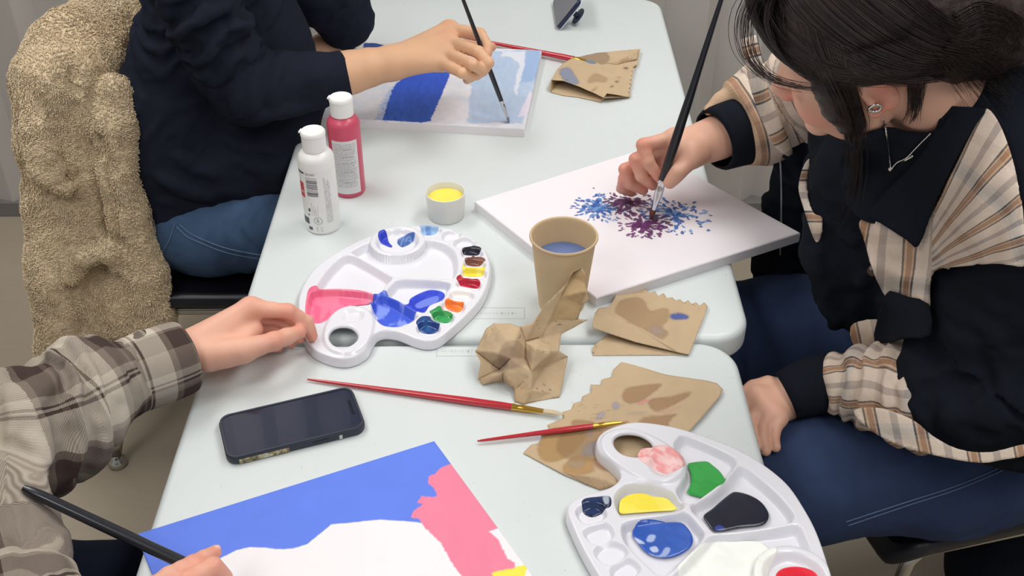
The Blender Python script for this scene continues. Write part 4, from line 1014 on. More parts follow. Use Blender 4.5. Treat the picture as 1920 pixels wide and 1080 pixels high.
# ================================================================== PEOPLE: shared tools
def skin_mat(nm):
    if nm in MATS: return MATS[nm]
    b = MB(nm); a = b.node('ShaderNodeAttribute', attribute_name='Col'); n = b.noise(70, 4); n2 = b.noise(900, 2)
    c = b.mix(b.math('MULTIPLY', n, .10), a.outputs['Color'], lin((214, 120, 100))); b.color(c)
    vo = b.node('ShaderNodeTexVoronoi', Scale=900.); b.link(b.coord(), vo.inputs['Vector'])
    b.bump(b.math('ADD', vo.outputs['Distance'], n2), .12, .0004)
    b.set(Roughness=.5, Subsurface_Weight=.12, Subsurface_Scale=.006); b.b.inputs['Subsurface Radius'].default_value = (1, .35, .2)
    MATS[nm] = b.m; return b.m
M_skin = skin_mat('skin')
def knit_mat(nm, rgb, scale=420, rough=.95, bstr=.5, var=.12, bd=.0012, spec=.15, sheen=.0):
    b = MB(nm); c = lin(rgb); n = b.noise(scale, 3); n2 = b.noise(scale*.12, 3)
    b.color(b.mix(b.math('ADD', b.math('MULTIPLY', n, .6), b.math('MULTIPLY', n2, .4)), tuple(v*(1-var) for v in c), tuple(v*(1+var) for v in c)))
    b.bump(n, bstr, bd); b.set(Roughness=rough, Specular_IOR_Level=spec, Sheen_Weight=sheen); return b.m
def denim_mat(nm, rgb):
    b = MB(nm); c = lin(rgb); mp = b.node('ShaderNodeMapping'); mp.inputs['Rotation'].default_value = (.4, .3, .7); mp.inputs['Scale'].default_value = (1, 6, 1); b.link(b.coord(), mp.inputs['Vector'])
    n = b.noise(420, 3, mp.outputs[0]); n2 = b.noise(9, 3)
    x = b.mix(n, tuple(v*.5 for v in c), tuple(v*1.5 for v in c)); x = b.mix(b.math('MULTIPLY', b.math('POWER', n2, 2.0), .9), x, tuple(v*2.3 for v in c))
    b.color(x); b.bump(n, .35, .0006); return b.set(Roughness=.85, Specular_IOR_Level=.2)
def plaid_mat(nm, warp, weft, pu, pv, twill=1400, rough=.92, soft='CONSTANT', mixw=.5, zz=False, bstr=.4):
    """woven check: colour bands along both cloth directions mixed by a fine twill (cloth coordinates are stored on the mesh)"""
    b = MB(nm); a = b.node('ShaderNodeAttribute', attribute_name='cloth'); sp = b.n.new('ShaderNodeSeparateXYZ'); b.link(a.outputs['Vector'], sp.inputs[0])
    jit = b.math('MULTIPLY', b.math('SUBTRACT', b.noise(500, 2), .5), .0012)
    def bands(sock, period, stops):
        f = b.math('FRACT', b.math('MULTIPLY', b.math('ADD', sock, jit), 1/period)); r = b.n.new('ShaderNodeValToRGB'); r.color_ramp.interpolation = soft; e = r.color_ramp.elements
        while len(e) < len(stops): e.new(.5)
        for i, (p, c) in enumerate(stops): e[i].position = p; e[i].color = (*lin(c), 1)
        b.link(f, r.inputs['Fac']); return r.outputs['Color']
    cu = bands(sp.outputs[0], pu, warp); cv = bands(sp.outputs[1], pv, weft)
    u, v = sp.outputs[0], sp.outputs[1]
    if zz: v = b.math('ABSOLUTE', b.math('SUBTRACT', b.math('FRACT', b.math('MULTIPLY', v, 1/.012)), .5)); v = b.math('MULTIPLY', v, .012)
    tw = b.math('SINE', b.math('MULTIPLY', b.math('ADD', u, v), twill*1.9))
    tw = b.math('ADD', b.math('MULTIPLY', tw, .17), mixw)
    c = b.mix(tw, cu, cv); n = b.noise(600, 3)
    c = b.mix(b.math('MULTIPLY', n, .25), c, lin((90, 80, 74))); b.color(c)
    b.bump(b.math('ADD', b.math('MULTIPLY', tw, 1.), n), bstr, .0008); b.set(Roughness=rough, Specular_IOR_Level=.15); return b.m
def cloth_attr(ob, uv):
    at = ob.data.attributes.new('cloth', 'FLOAT_VECTOR', 'POINT'); a = np.zeros((len(ob.data.vertices), 3), np.float32); a[:, :2] = uv; at.data.foreach_set('vector', a.ravel())
def Qp(lst):
    """[(px, py, z, r)] -> world points, radii"""
    return np.array([P(a[0], a[1], a[2]) for a in lst]), [a[3] for a in lst]
def displace(V, Qd, fn): n = normals(V, Qd); return V+n*fn(V)[:, None]
def folds(V, pts, freq, amp, where, seed=1, sharp=2., skew=0.):
    """cross folds along a limb polyline: ridges at freq per metre, strongest near the lengths in where=[(t, width)]"""
    t, d = seg_t(V, pts); w = sum(np.exp(-((t-a)/b_)**2) for a, b_ in where)
    ph = t*freq+1.3*fbm(V, 9, 2, seed)+skew*(V[:, 2]*20)+.35*fbm(V, 30, 2, seed+2)
    s = np.sin(2*math.pi*ph); return amp*w*(np.sign(s)*np.abs(s)**(1/sharp)*.5+.5*s)*(.55+.45*fbm(V, 14, 2, seed+4))
def limb_uv(V, pts, ref):
    t, _ = seg_t(V, pts); pts = np.asarray(pts, float); i = 0
    L = np.r_[0, np.cumsum(np.linalg.norm(np.diff(pts, axis=0), axis=1))]
    c = np.stack([np.interp(t, L, pts[:, k]) for k in range(3)], 1); w = V-c
    ax = pts[-1]-pts[0]; u, v, a = frame(ax, ref)
    ang = np.arctan2(w@v, w@u); return np.stack([t, ang*.05], 1)
def finger(S, pts, r, k=.003):
    """three phalanges with slightly thicker joints; pts = 4 world points"""
    p = [np.array(q, float) for q in pts]; rr = list(r)
    for i in range(3):
        a, b_ = p[i], p[i+1]; m = (a+b_)/2
        S.cap(a, m, rr[i], (rr[i]+rr[i+1])/2*.955, k); S.cap(m, b_, (rr[i]+rr[i+1])/2*.955, rr[i+1], k)
def head(S, c, R, s=1.):
    c = np.array(c, float); R = np.array(R); L = lambda *v: c+R@(np.array(v)*s)
    def ell(v, r, k=.012, op='add', RR=None): S.ell(L(*v), np.array(r)*s, k, R if RR is None else R@RR, op)
    ell((-.012, 0, .045), (.098, .077, .088)); ell((.030, 0, .010), (.066, .066, .070), .03); ell((.036, 0, -.045), (.056, .054, .064), .03)
    ell((.080, 0, -.096), (.020, .022, .017), .02)
    for q in (-1, 1):
        ell((.060, q*.034, -.030), (.034, .030, .036), .015); ell((.030, q*.050, -.060), (.034, .014, .030), .015)
        ell((.090, q*.032, .004), (.013, .018, .010), .012, 'sub'); ell((.0765, q*.031, .002), (.0135, .0145, .012), .003)
        ell((.089, q*.030, .022), (.010, .022, .006), .01)
        ell((.103, q*.0105, -.030), (.0095, .0075, .0075), .005)
        a = math.radians(18); RR = np.array([[math.cos(a), 0, math.sin(a)], [0, 1, 0], [-math.sin(a), 0, math.cos(a)]])
        ell((-.006, q*.076, .002), (.019, .0065, .029), .003, RR=RR); ell((-.003, q*.083, .003), (.0115, .006, .018), .004, 'sub', RR=RR)
        ell((.004, q*.077, -.022), (.0085, .0055, .0100), .004); ell((.004, q*.079, -.002), (.005, .005, .008), .003)
    S.cap(L(.090, 0, .012), L(.1115, 0, -.022), .0075*s, .0105*s, .009)
    ell((.0925, 0, -.055), (.010, .022, .0050), .008); ell((.090, 0, -.067), (.010, .019, .0060), .008)
    S.cap(L(.105, -.018, -.0608), L(.105, .018, -.0608), .0016*s, .0016*s, .004, op='sub')
def skin_color(V, base, red, spots=(), seed=1, rr=.016, amt=.6):
    n = fbm(V, 22, 3, seed); col = np.tile(np.array(lin(base)), (len(V), 1))*(1+.07*n)[:, None]; rd = np.array(lin(red))
    m = np.zeros(len(V))
    for q in spots: m = np.maximum(m, np.exp(-(np.linalg.norm(V-np.array(q), axis=1)/rr)**2))
    m = (m*amt)[:, None]; return col*(1-m)+rd*m
def person_root(loc, label): return empty('person', loc, label, 'person')
def nail(parent, c, axis, nrm, ln=.0065, wd=.0052, rgb=(236, 190, 176)):
    u, w, a = frame(axis, nrm); n_ = np.array(nrm, float); n_ -= a*(n_@a); n_ /= np.linalg.norm(n_); t = np.cross(a, n_)
    V = []; F2 = []; A, B_ = 9, 9
    for i in range(A):
        for j in range(B_):
            x = (i/(A-1)*2-1); y = (j/(B_-1)*2-1); sc = math.sqrt(max(0, 1-abs(x)**3*.55))
            V.append(np.array(c)+a*x*ln+t*y*wd*sc-n_*(.0022*y*y+.0006*x*x))
    for i in range(A-1):
        for j in range(B_-1): F2.append((i*B_+j, (i+1)*B_+j, (i+1)*B_+j+1, i*B_+j+1))
    o = mesh_obj('fingernail', V, F2, flat('nail_%d' % rgb[0], rgb, .25, Coat_Weight=.4), parent); m = o.modifiers.new('t', 'SOLIDIFY'); m.thickness = .0007; m.offset = 0
    return o
from mathutils.bvhtree import BVHTree
def bvh_of(V, Qd): return BVHTree.FromPolygons(V.tolist(), Qd.tolist())
def sight(px, py):
    a = (px-960)/FPX; b_ = (540-py)/FPX; d = np.array([a, CO+b_*SI, -SI+b_*CO]); return d/np.linalg.norm(d)
CAMP = np.array([0, 0, CAMH])
def drape(name, outline, bvh, off, mat, parent, step=5., thick=.0025, sm=4, uvf=None, wr=None, holes=(), origin=None, smooth_it=6, smooth=True):
    """a cloth panel cut to an outline and laid over the body surface, then relaxed and given thickness"""
    ol = spline(outline, sm, True) if sm else np.array(outline, float)
    v, f, top = grid_sheet(ol, step, lambda xy: np.zeros(len(xy)), 1., holes)
    n = int(top.sum()); f = f[(f < n).all(1)]; xy = v[:n, :2]; dist = np.full(n, np.nan)
    for i in range(n):
        d = sight(*xy[i]); h = bvh.ray_cast(Vector(CAMP), Vector(d))
        if h[0] is not None: dist[i] = h[3]
    bad = np.isnan(dist)
    if bad.any() and not bad.all():
        good = np.nonzero(~bad)[0]
        for i in np.nonzero(bad)[0]:
            k = good[np.argmin(((xy[good]-xy[i])**2).sum(1))]; dist[i] = dist[k]+.00003*np.linalg.norm(xy[k]-xy[i])
    D = np.array([sight(*q) for q in xy])
    er = dist.copy()
    for _ in range(4):
        lo = er[f].min(1); nx_ = er.copy()
        for k in range(4): np.minimum.at(nx_, f[:, k], lo)
        er = nx_
    x = np.c_[er, er, er]
    for _ in range(smooth_it+6): x = relax(x, f)
    dist = np.minimum(x[:, 0], dist-.001)-off
    for _ in range(2): dist = relax(np.c_[dist, dist, dist], f)[:, 0]
    V = CAMP+D*dist[:, None]
    nn = normals(V, f)
    if (nn*D).sum() > 0: f = f[:, ::-1]; nn = -nn
    if wr is not None: V = V+nn*wr(V, xy)[:, None]
    ob = mesh_obj(name, V, f, mat, parent, origin=origin)
    if uvf is not None: cloth_attr(ob, uvf(V, xy))
    if thick: m = ob.modifiers.new('thickness', 'SOLIDIFY'); m.thickness = thick; m.offset = -1
    return ob
def strands(name, mat, parent, paths, rad, seg=3):
    """many thin hairs as one mesh; paths: list of (n,3) arrays"""
    V = []; F2 = []; n0 = 0
    for p in paths:
        p = np.asarray(p); n = len(p); tg = np.gradient(p, axis=0); tg /= np.linalg.norm(tg, axis=1)[:, None]+1e-9
        ref = np.array([.3, .5, .8]); u = np.cross(tg, ref); u /= np.linalg.norm(u, axis=1)[:, None]+1e-9; w = np.cross(tg, u)
        r = rad*(1-np.linspace(0, 1, n)**3*.7)
        for k in range(seg): a = 2*math.pi*k/seg; V.append(p+(u*math.cos(a)+w*math.sin(a))*r[:, None])
        i = np.arange(n-1)
        for k in range(seg): k2 = (k+1) % seg; F2.append(np.stack([n0+k*n+i, n0+k*n+i+1, n0+k2*n+i+1, n0+k2*n+i], 1))
        n0 += seg*n
    return mesh_obj(name, np.concatenate(V), np.concatenate(F2), mat, parent)
M_hair = MB('dark_hair'); _n = M_hair.noise(30, 3); M_hair.color(M_hair.mix(_n, lin((26, 20, 23)), lin((62, 46, 43)))); M_hair.bump(M_hair.noise(420, 4, None, .6, 1.5), .5, .0015); M_hair = M_hair.set(Roughness=.45, Specular_IOR_Level=.5)
M_denim = denim_mat('blue_denim', (58, 78, 106)); M_denim2 = denim_mat('dark_blue_denim', (42, 55, 84))
M_navyknit = knit_mat('navy_knit', (33, 37, 49), 500, spec=.08, bstr=.25, bd=.0008)
M_blackcloth = knit_mat('black_cloth', (22, 26, 35), 700, spec=.14, bstr=.3)
M_stitch = flat('stitch_thread', (96, 118, 150), .8)
# ------------------------------------------------------------------ person in the flannel shirt (front left)
M_flannel = plaid_mat('flannel', [(0, (214, 204, 188)), (.28, (84, 72, 66)), (.31, (206, 196, 180)), (.34, (150, 140, 130)), (.60, (60, 48, 46)), (.66, (112, 98, 90)), (.70, (66, 53, 50)), (.92, (128, 116, 106))],
                      [(0, (206, 196, 180)), (.28, (74, 62, 57)), (.315, (198, 188, 174)), (.34, (84, 72, 66)), (.365, (190, 180, 166)), (.45, (134, 122, 112)), (.70, (66, 53, 50)), (.95, (130, 118, 108))], .115, .105, twill=1500)
def build_left():
    rt = person_root((-.78, .78, 0), 'person in a brown and cream plaid flannel shirt, one hand touching a paint palette')
    S = SDF((-1.0, .50, .60), (-.20, 1.36, 1.46), .0022)
    # left hand on the palette
    wr = P(335, 668, .787)
    jt = {}
    def F_(nm, l): jt[nm] = [P(*q) for q in l]; return jt[nm]
    finger(S, F_('i', [(470, 578, .812), (541, 584, .806), (574, 604, .785), (585, 630, .7655)]), (.0125, .0108, .0098, .0082), .004)
    finger(S, F_('m', [(462, 590, .796), (524, 598, .784), (552, 618, .768), (562, 634, .758)]), (.0115, .0102, .0092, .0080), .003)
    finger(S, F_('r', [(450, 604, .778), (508, 614, .768), (536, 630, .758), (545, 643, .7515)]), (.0110, .0098, .0088, .0078), .003)
    finger(S, F_('p', [(436, 618, .766), (480, 632, .758), (508, 646, .753), (522, 652, .7495)]), (.0105, .0088, .0080, .0072), .003)
    th = F_('t', [(395, 672, .786), (455, 657, .797), (513, 640, .795), (560, 623, .784)])
    finger(S, th, (.0165, .0135, .0118, .0100), .008)
    for nm, r in (('i', .0155), ('m', .0160), ('r', .0150), ('p', .0135)): S.cap(wr, jt[nm][0], .0235, r, .012)
    S.cap(wr, th[1], .022, .0145, .014); S.cap(P(400, 640, .79), P(445, 625, .79), .021, .018, .012)
    S.cap(P(440, 655, .79), P(480, 618, .79), .010, .010, .012)
    el = np.array([-.70, .93, .86]); sh = np.array([-.74, .80, 1.12])
    fa = P(255, 700, .80)
    S.chain([wr, P(300, 684, .792), fa, P(205, 724, .80), P(120, 772, .805), P(20, 806, .82), el], [.0255, .0285, .033, .036, .040, .042, .040], .012); S.cap(el, sh, .044, .052, .02)
    # right hand with the brush, low in the frame
    w2 = P(215, 1165, .815)
    ti = [P(268, 1120, .822), P(318, 1082, .828), P(362, 1058, .818), P(402, 1036, .806)]; finger(S, ti, (.0125, .0108, .0096, .0078), .004)
    tm = [P(300, 1150, .815), P(352, 1090, .826), P(398, 1064, .820), P(420, 1082, .800)]; finger(S, tm, (.0125, .0112, .0108, .0092), .004)
    tr = [P(310, 1180, .800), P(372, 1120, .806), P(412, 1108, .798), P(420, 1126, .780)]; finger(S, tr, (.012, .0104, .0096, .0085), .004)
    tp = [P(310, 1210, .786), P(368, 1160, .786), P(402, 1150, .776), P(408, 1166, .764)]; finger(S, tp, (.011, .0092, .0085, .0078), .004)
    for q in (ti, tm, tr, tp): S.cap(w2, q[0], .022, .0145, .012)
    finger(S, [P(240, 1180, .80), P(290, 1150, .80), P(340, 1112, .80), P(386, 1078, .80)], (.016, .013, .0115, .0095), .006)
    el2 = np.array([-.66, .60, .84]); sh2 = np.array([-.76, .56, 1.12])
    S.chain([w2, el2, sh2], [.027, .043, .052], .02)
    # torso, neck, head (outside the picture)
    S.chain([(-.84, .68, .66), (-.80, .69, .95), (-.76, .69, 1.12)], [.10, .11, .08], .05); S.chain([sh, (-.755, .68, 1.15), sh2], [.055, .06, .055], .04)
    S.chain([(-.755, .69, 1.15), (-.70, .70, 1.24)], [.055, .052], .03)
    Fv = np.array([.86, .10, -.50]); Fv /= np.linalg.norm(Fv); Lv = np.cross([0, 0, 1.], Fv); Lv /= np.linalg.norm(Lv); Uv = np.cross(Fv, Lv); Rh = np.stack([Fv, Lv, Uv], 1); hc = (-.665, .70, 1.325)
    head(S, hc, Rh)
    V, Qd = S.mesh(1)
    V[:, 2] = np.where((V[:, 0] > -.43) & (V[:, 2] < T+.0005), T+.0005, V[:, 2])
    sp = [jt[k][j] for k in 'imrp' for j in (1, 3)]+[jt['i'][0], th[2], th[3], P(505, 612, .79), P(520, 600, .79)]+[ti[3], tm[2], tm[1], ti[2], tr[2]]
    col = skin_color(V, (230, 178, 154), (222, 122, 110), sp, 3, .017, .55)
    body = mesh_obj('body', V, Qd, M_skin, rt, col=col)
    nail(body, th[3]+np.array([.0005, -.006, .0068]), th[3]-th[2], (.05, -.62, .78), .0068, .0056, (238, 184, 170))
    nail(body, ti[3]+np.array([.0015, .001, .0072]), ti[3]-ti[2], (.1, -.1, 1), .0068, .0050, (240, 196, 186))
    # shirt
    S = SDF((-1.06, .42, .58), (-.34, 1.30, 1.26), .0042)
    cw = P(338, 672, .789)
    sl = [P(332, 674, .79), P(275, 690, .795), P(205, 726, .80), P(120, 770, .81), P(20, 800, .83)]
    arm = np.array(sl+[el+[0, 0, 0], sh])
    S.chain(arm, [.0425, .043, .047, .056, .062, .066, .074], .015)
    S.cap(P(150, 712, .82), P(120, 800, .80), .052, .055, .03); S.cap(P(95, 800, .80), P(70, 850, .80), .058, .050, .03)
    arm2 = np.array([P(135, 1190, .83), P(60, 1130, .84), el2, sh2]); S.chain(arm2, [.044, .050, .062, .076], .02)
    S.chain([(-.84, .68, .62), (-.82, .69, .80), (-.80, .69, .98), (-.77, .69, 1.10)], [.175, .17, .160, .10], .05); S.chain([sh, (-.765, .68, 1.14), sh2], [.075, .07, .075], .04)
    S.cap((-.64, .80, .78), (-.66, .66, .70), .07, .09, .04); S.cap(P(5, 900, .82), P(55, 1060, .80), .035, .045, .03)
    S.half(P(334, 674, .79), P(400, 655, .787)-P(300, 683, .792), .003)
    V, Qd = S.mesh(1)
    V = displace(V, Qd, lambda v: folds(v, arm, 22, .009, [(.17, .09), (.30, .08)], 4)+folds(v, arm2, 20, .008, [(.15, .1)], 6)+.005*fbm(v, 10, 3, 2)+.0018*fbm(v, 60, 2, 5))
    n1 = limb_uv(V, arm, (0, 0, 1)); n2 = limb_uv(V, arm2, (0, 0, 1)); _, d1 = seg_t(V, arm); _, d2 = seg_t(V, arm2)
    uv = np.where((d1 < d2)[:, None], n1, n2)
    tor = (V[:, 0] < -.70); uv[tor] = V[tor][:, [1, 2]]
    sh_ = mesh_obj('flannel_shirt', V, Qd, M_flannel, rt); cloth_attr(sh_, uv)
    # turned-back cuff
    a = P(348, 668, .789); b_ = P(196, 722, .80); ax = a-b_; L = np.linalg.norm(ax); ax /= L
    cuff = []; rr = []
    for s_, r_ in ((0, .0440), (.004, .0475), (.03, .0485), (.06, .0480), (.085, .0465), (.089, .043)): cuff.append(a-ax*s_); rr.append(r_)
    v, f = tube(cuff, rr, 64, ref=(0, 0, 1), caps=False); v = np.asarray(v)
    v = v+(v-np.repeat(np.array(cuff), 64, 0))*(.05*fbm(v, 26, 2, 8))[:, None]
    t = np.repeat(np.array([0, .004, .03, .06, .085, .089]), 64); an = np.tile(np.arange(64)/64*.29, 6)
    cu = mesh_obj('cuff', v, f, M_flannel, sh_); cloth_attr(cu, np.stack([t*1.05+.078, an+.03], 1)); m = cu.modifiers.new('t', 'SOLIDIFY'); m.thickness = .003; m.offset = 1
    m = cu.modifiers.new('s', 'SUBSURF'); m.levels = m.render_levels = 1
    # lap in dark trousers
    S = SDF((-1.05, .50, .36), (-.22, 1.12, .72), .006)
    for yy in (.82, .62): S.chain([(-.88, yy*.35+.69*.65, .54), (-.62, yy+.09, .555), (-.34, yy+.12, .56)], [.12, .088, .070], .03)
    S.cap((-.86, .78, .53), (-.86, .60, .53), .12, .12, .03)
    for yy in (.96, .75): S.chain([(-.34, yy-.02, .545), (-.345, yy-.02, .40)], [.068, .06], .02)
    V, Qd = S.mesh(1); V = displace(V, Qd, lambda v: .004*fbm(v, 12, 3, 2)); mesh_obj('trousers', V, Qd, knit_mat('navy_trousers', (22, 27, 44), 500), rt)
    # hair (outside the picture)
    S = SDF(np.array(hc)-.17, np.array(hc)+.17, .005); S.ell(np.array(hc)+Rh@np.array([-.022, 0, .048]), (.108, .090, .098), .01, Rh); S.ell(np.array(hc)+Rh@np.array([.095, 0, -.04]), (.075, .075, .085), .01, Rh, 'sub')
    S.chain([np.array(hc)+Rh@np.array([-.07, .0, .0]), np.array(hc)+Rh@np.array([-.10, 0, -.10])], [.075, .05], .03)
    V, Qd = S.mesh(1); V = displace(V, Qd, lambda v: .004*fbm(v, 30, 3, 2)); mesh_obj('hair', V, Qd, M_hair, rt)
build_left()
# stool-like seat under this person, mostly outside the picture
# ------------------------------------------------------------------ person in the navy sweater (back left)
def build_navy():
    rt = person_root((-.64, 1.86, 0), 'person in a navy knit sweater and blue jeans, painting stripes with a slim brush')
    S = SDF((-.80, 1.60, .60), (.02, 2.28, 1.52), .0024)
    sp = []
    def fg(l, r, k=.003): p = [P(*q) for q in l]; finger(S, p, r, k); sp.extend([p[0], p[1]]); return p
    wr = P(735, 118, .872)
    i = fg([(842, 54, .905), (900, 64, .918), (915, 88, .905), (911, 112, .890)], (.0125, .0112, .0098, .0085))
    m = fg([(840, 76, .898), (897, 98, .912), (916, 118, .898), (906, 134, .882)], (.0125, .0114, .0100, .0088), .0022)
    r = fg([(834, 98, .888), (886, 121, .902), (905, 132, .886), (894, 142, .870)], (.0120, .0108, .0098, .0086), .0022)
    p = fg([(828, 118, .876), (866, 137, .890), (884, 144, .876), (876, 150, .860)], (.0115, .0096, .0088, .0080), .0022)
    t = [P(800, 78, .880), P(850, 84, .872), P(895, 90, .872), P(922, 88, .876)]; finger(S, t, (.016, .0135, .0115, .0088), .006)
    for q, rr in ((i, .0155), (m, .0165), (r, .0160), (p, .0145)): S.cap(wr, q[0], .0255, rr, .014)
    S.cap(P(780, 100, .87), P(815, 100, .875), .030, .026, .012, .62, (0, .5, 1))
    el = P(462, 178, .845); sh = PY(345, -95, 1.80)
    S.chain([wr, P(690, 127, .868), P(655, 136, .862), P(590, 152, .856), el], [.0275, .033, .037, .040, .044], .012); S.chain([el, PY(430, 120, 1.81), PY(395, 50, 1.79), sh], [.040, .042, .045, .05], .02)
    # left arm folded, only a little skin shows between the sleeves
    el2 = PY(655, 30, 2.16); sh2 = np.array([-.53, 2.10, 1.10])
    S.chain([P(540, 122, .770), P(596, 94, .778), P(640, 66, .788), el2, sh2], [.024, .026, .029, .038, .055], .012)
    S.chain([(-.65, 1.94, .64), (-.60, 1.94, .90), (-.55, 1.94, 1.12)], [.08, .07, .06], .05); S.chain([sh, (-.555, 1.945, 1.15), sh2], [.055, .06, .055], .04)
    S.chain([(-.56, 1.945, 1.14), (-.48, 1.955, 1.24)], [.058, .052], .03)
    Fv = np.array([.84, .05, -.52]); Fv /= np.linalg.norm(Fv); Lv = np.cross([0, 0, 1.], Fv); Lv /= np.linalg.norm(Lv); Uv = np.cross(Fv, Lv); Rh = np.stack([Fv, Lv, Uv], 1); hc = np.array((-.44, 1.96, 1.335))
    head(S, hc, Rh)
    V, Qd = S.mesh(1)
    col = skin_color(V, (222, 178, 142), (214, 128, 104), [i[0], m[0], i[3], t[3]], 5, .02, .5)
    mesh_obj('body', V, Qd, M_skin, rt, col=col)
    # sweater
    S = SDF((-.92, 1.56, .50), (-.20, 2.36, 1.26), .0042)
    cf = P(645, 138, .861)
    arm = np.array([cf, P(590, 150, .858), P(530, 160, .852), P(462, 170, .852), PY(430, 125, 1.81), PY(395, 50, 1.79), sh])
    arm2 = np.array([P(643, 66, .788), PY(648, 42, 2.14), PY(636, -10, 2.16), PY(560, -60, 2.13), sh2])
    for dy in (-.055, .055):
        S.chain([(-.660, 1.94+dy, .57), (-.648, 1.94+dy, .70), (-.630, 1.94+dy, .78), (-.590, 1.94+dy, .89), (-.555, 1.94+dy, 1.04), (-.55, 1.94+dy, 1.12)], [.130, .114, .098, .082, .075, .07], .04)
    S.chain([(-.52, 1.92, .70), (-.47, 1.93, .86), (-.48, 1.95, 1.02)], [.11, .09, .07], .05)
    S.cap((-.60, 1.86, .64), (-.44, 1.85, .675), .085, .075, .05); S.cap((-.44, 1.85, .70), (-.40, 1.88, .80), .06, .06, .04)
    S.chain([sh, (-.555, 1.945, 1.14), sh2], [.070, .07, .075], .03)
    S.chain(arm, [.0405, .050, .057, .063, .067, .068, .072], .007)
    bvs = bvh_of(*S.mesh(0))
    for a, b_, r in (((474, 96), (446, 214), .012), ((502, 100), (474, 222), .010), ((448, 84), (404, 186), .012), ((532, 104), (514, 212), .008), ((420, 70), (384, 150), .011), ((590, 196), (476, 220), .008), ((400, 20), (350, 70), .010), ((440, 30), (470, 60), .008), ((330, 290), (420, 330), .008), ((300, 330), (400, 372), .008), ((420, 262), (520, 285), .007)):
        m_ = np.array([(a[0]+b_[0])/2-14, (a[1]+b_[1])/2]); q = spline([a, m_, b_], 5); h_ = [bvs.ray_cast(Vector(CAMP), Vector(sight(*x)))[0] for x in q]; h_ = [np.array(x)+sight(*c_)*.0045 for x, c_ in zip(h_, q) if x is not None]
        if len(h_) > 3: S.chain(h_, r*1.15*(.35+.8*np.sin(np.linspace(.2, 2.95, len(h_)))), .012)
    S.half(P(645, 138, .861), P(700, 126, .866)-P(600, 148, .857), .003)
    S.chain(arm2, [.034, .050, .056, .062, .072], .010)
    S.cap(PY(640, 20, 2.13), PY(600, -20, 2.08), .055, .07, .03)
    S.half((-.60, 1.80, .540), (-.42, -.05, -1), .012)
    V, Qd = S.mesh(1)
    a5 = arm[:5]
    V = displace(V, Qd, lambda v: folds(v, arm, 24, .0085, [(.30, .08), (.42, .07)], 4, 2.2)+folds(v, arm2, 20, .006, [(.12, .08)], 6)+.004*fbm(v, 10, 3, 2)+.006*np.exp(-((v[:, 2]-.64)/.07)**2)*fbm(v*[1, 1, 2.5], 14, 2, 7)+.0008*fbm(v, 80, 2, 5))
    sw = mesh_obj('sweater', V, Qd, M_navyknit, rt)
    # ribbed cuff
    a = P(648, 137, .861); b_ = P(575, 156, .857); ax = (a-b_)/np.linalg.norm(a-b_)
    v, f = tube([a-ax*s_ for s_ in (0, .002, .02, .045, .06)], [.0385, .0412, .0425, .044, .0425], 72, caps=False)
    cu = mesh_obj('cuff', v, f, M_navyknit, sw); mm = cu.modifiers.new('t', 'SOLIDIFY'); mm.thickness = .003
    # jeans
    S = SDF((-.92, 1.56, .36), (-.02, 2.30, .76), .0045)
    S.ell((-.632, 1.935, .548), (.168, .19, .118), .04)
    near = [(-.58, 1.845, .545), (-.45, 1.835, .56), (-.20, 1.83, .565), (-.10, 1.83, .56)]
    S.chain(near, [.105, .092, .078, .07], .05); S.chain([(-.60, 2.03, .55), (-.20, 2.04, .565), (-.10, 2.04, .56)], [.11, .085, .07], .05)
    V, Qd = S.mesh(1); th = np.array(near)
    V = displace(V, Qd, lambda v: folds(v, th, 16, .004, [(.08, .10)], 3)+.004*fbm(v, 14, 3, 2))
    je = mesh_obj('jeans', V, Qd, M_denim, rt)
    bv = bvh_of(V, Qd)
    for path in ([(328, 419), (318, 450), (304, 474)], [(331, 425), (350, 443), (377, 456), (420, 472), (474, 483), (530, 488)], [(338, 422), (356, 437), (382, 450), (424, 465), (478, 476), (530, 481)], [(267, 413), (274, 432), (287, 452)]):
        q = spline(path, 12); pts_ = []
        for x in q:
            h = bv.ray_cast(Vector(CAMP), Vector(sight(*x)))
            if h[0] is not None: pts_.append(np.array(h[0])+np.array(h[1])*.0008)
        if len(pts_) > 3: v, f = tube(pts_, .0012, 6); mesh_obj('stitching', v, f, M_stitch, je)
    for yy in (1.83, 2.04):
        S = SDF((-.24, yy-.12, .0), (.12, yy+.12, .68), .006); S.chain([(-.10, yy, .555), (-.07, yy, .40), (-.06, yy, .10)], [.072, .060, .05], .02); V, Qd = S.mesh(1); mesh_obj('trouser_leg', V, Qd, M_denim, je)
        S = SDF((-.14, yy-.08, -.01), (.14, yy+.08, .14), .005); S.cap((-.06, yy, .05), (.05, yy, .035), .042, .034, .01); V, Qd = S.mesh(1); V[:, 2] = np.maximum(V[:, 2], .001); mesh_obj('shoe', V, Qd, flat('white_shoe', (225, 225, 222), .6), rt)
    S = SDF(hc-.17, hc+.17, .005); S.ell(hc+Rh@np.array([-.022, 0, .048]), (.108, .090, .098), .01, Rh); S.ell(hc+Rh@np.array([.095, 0, -.04]), (.075, .075, .085), .01, Rh, 'sub'); S.chain([hc+Rh@np.array([-.07, .0, .0]), hc+Rh@np.array([-.11, 0, -.12])], [.075, .055], .03)
    V, Qd = S.mesh(1); V = displace(V, Qd, lambda v: .004*fbm(v, 30, 3, 2)); mesh_obj('hair', V, Qd, M_hair, rt)
build_navy()

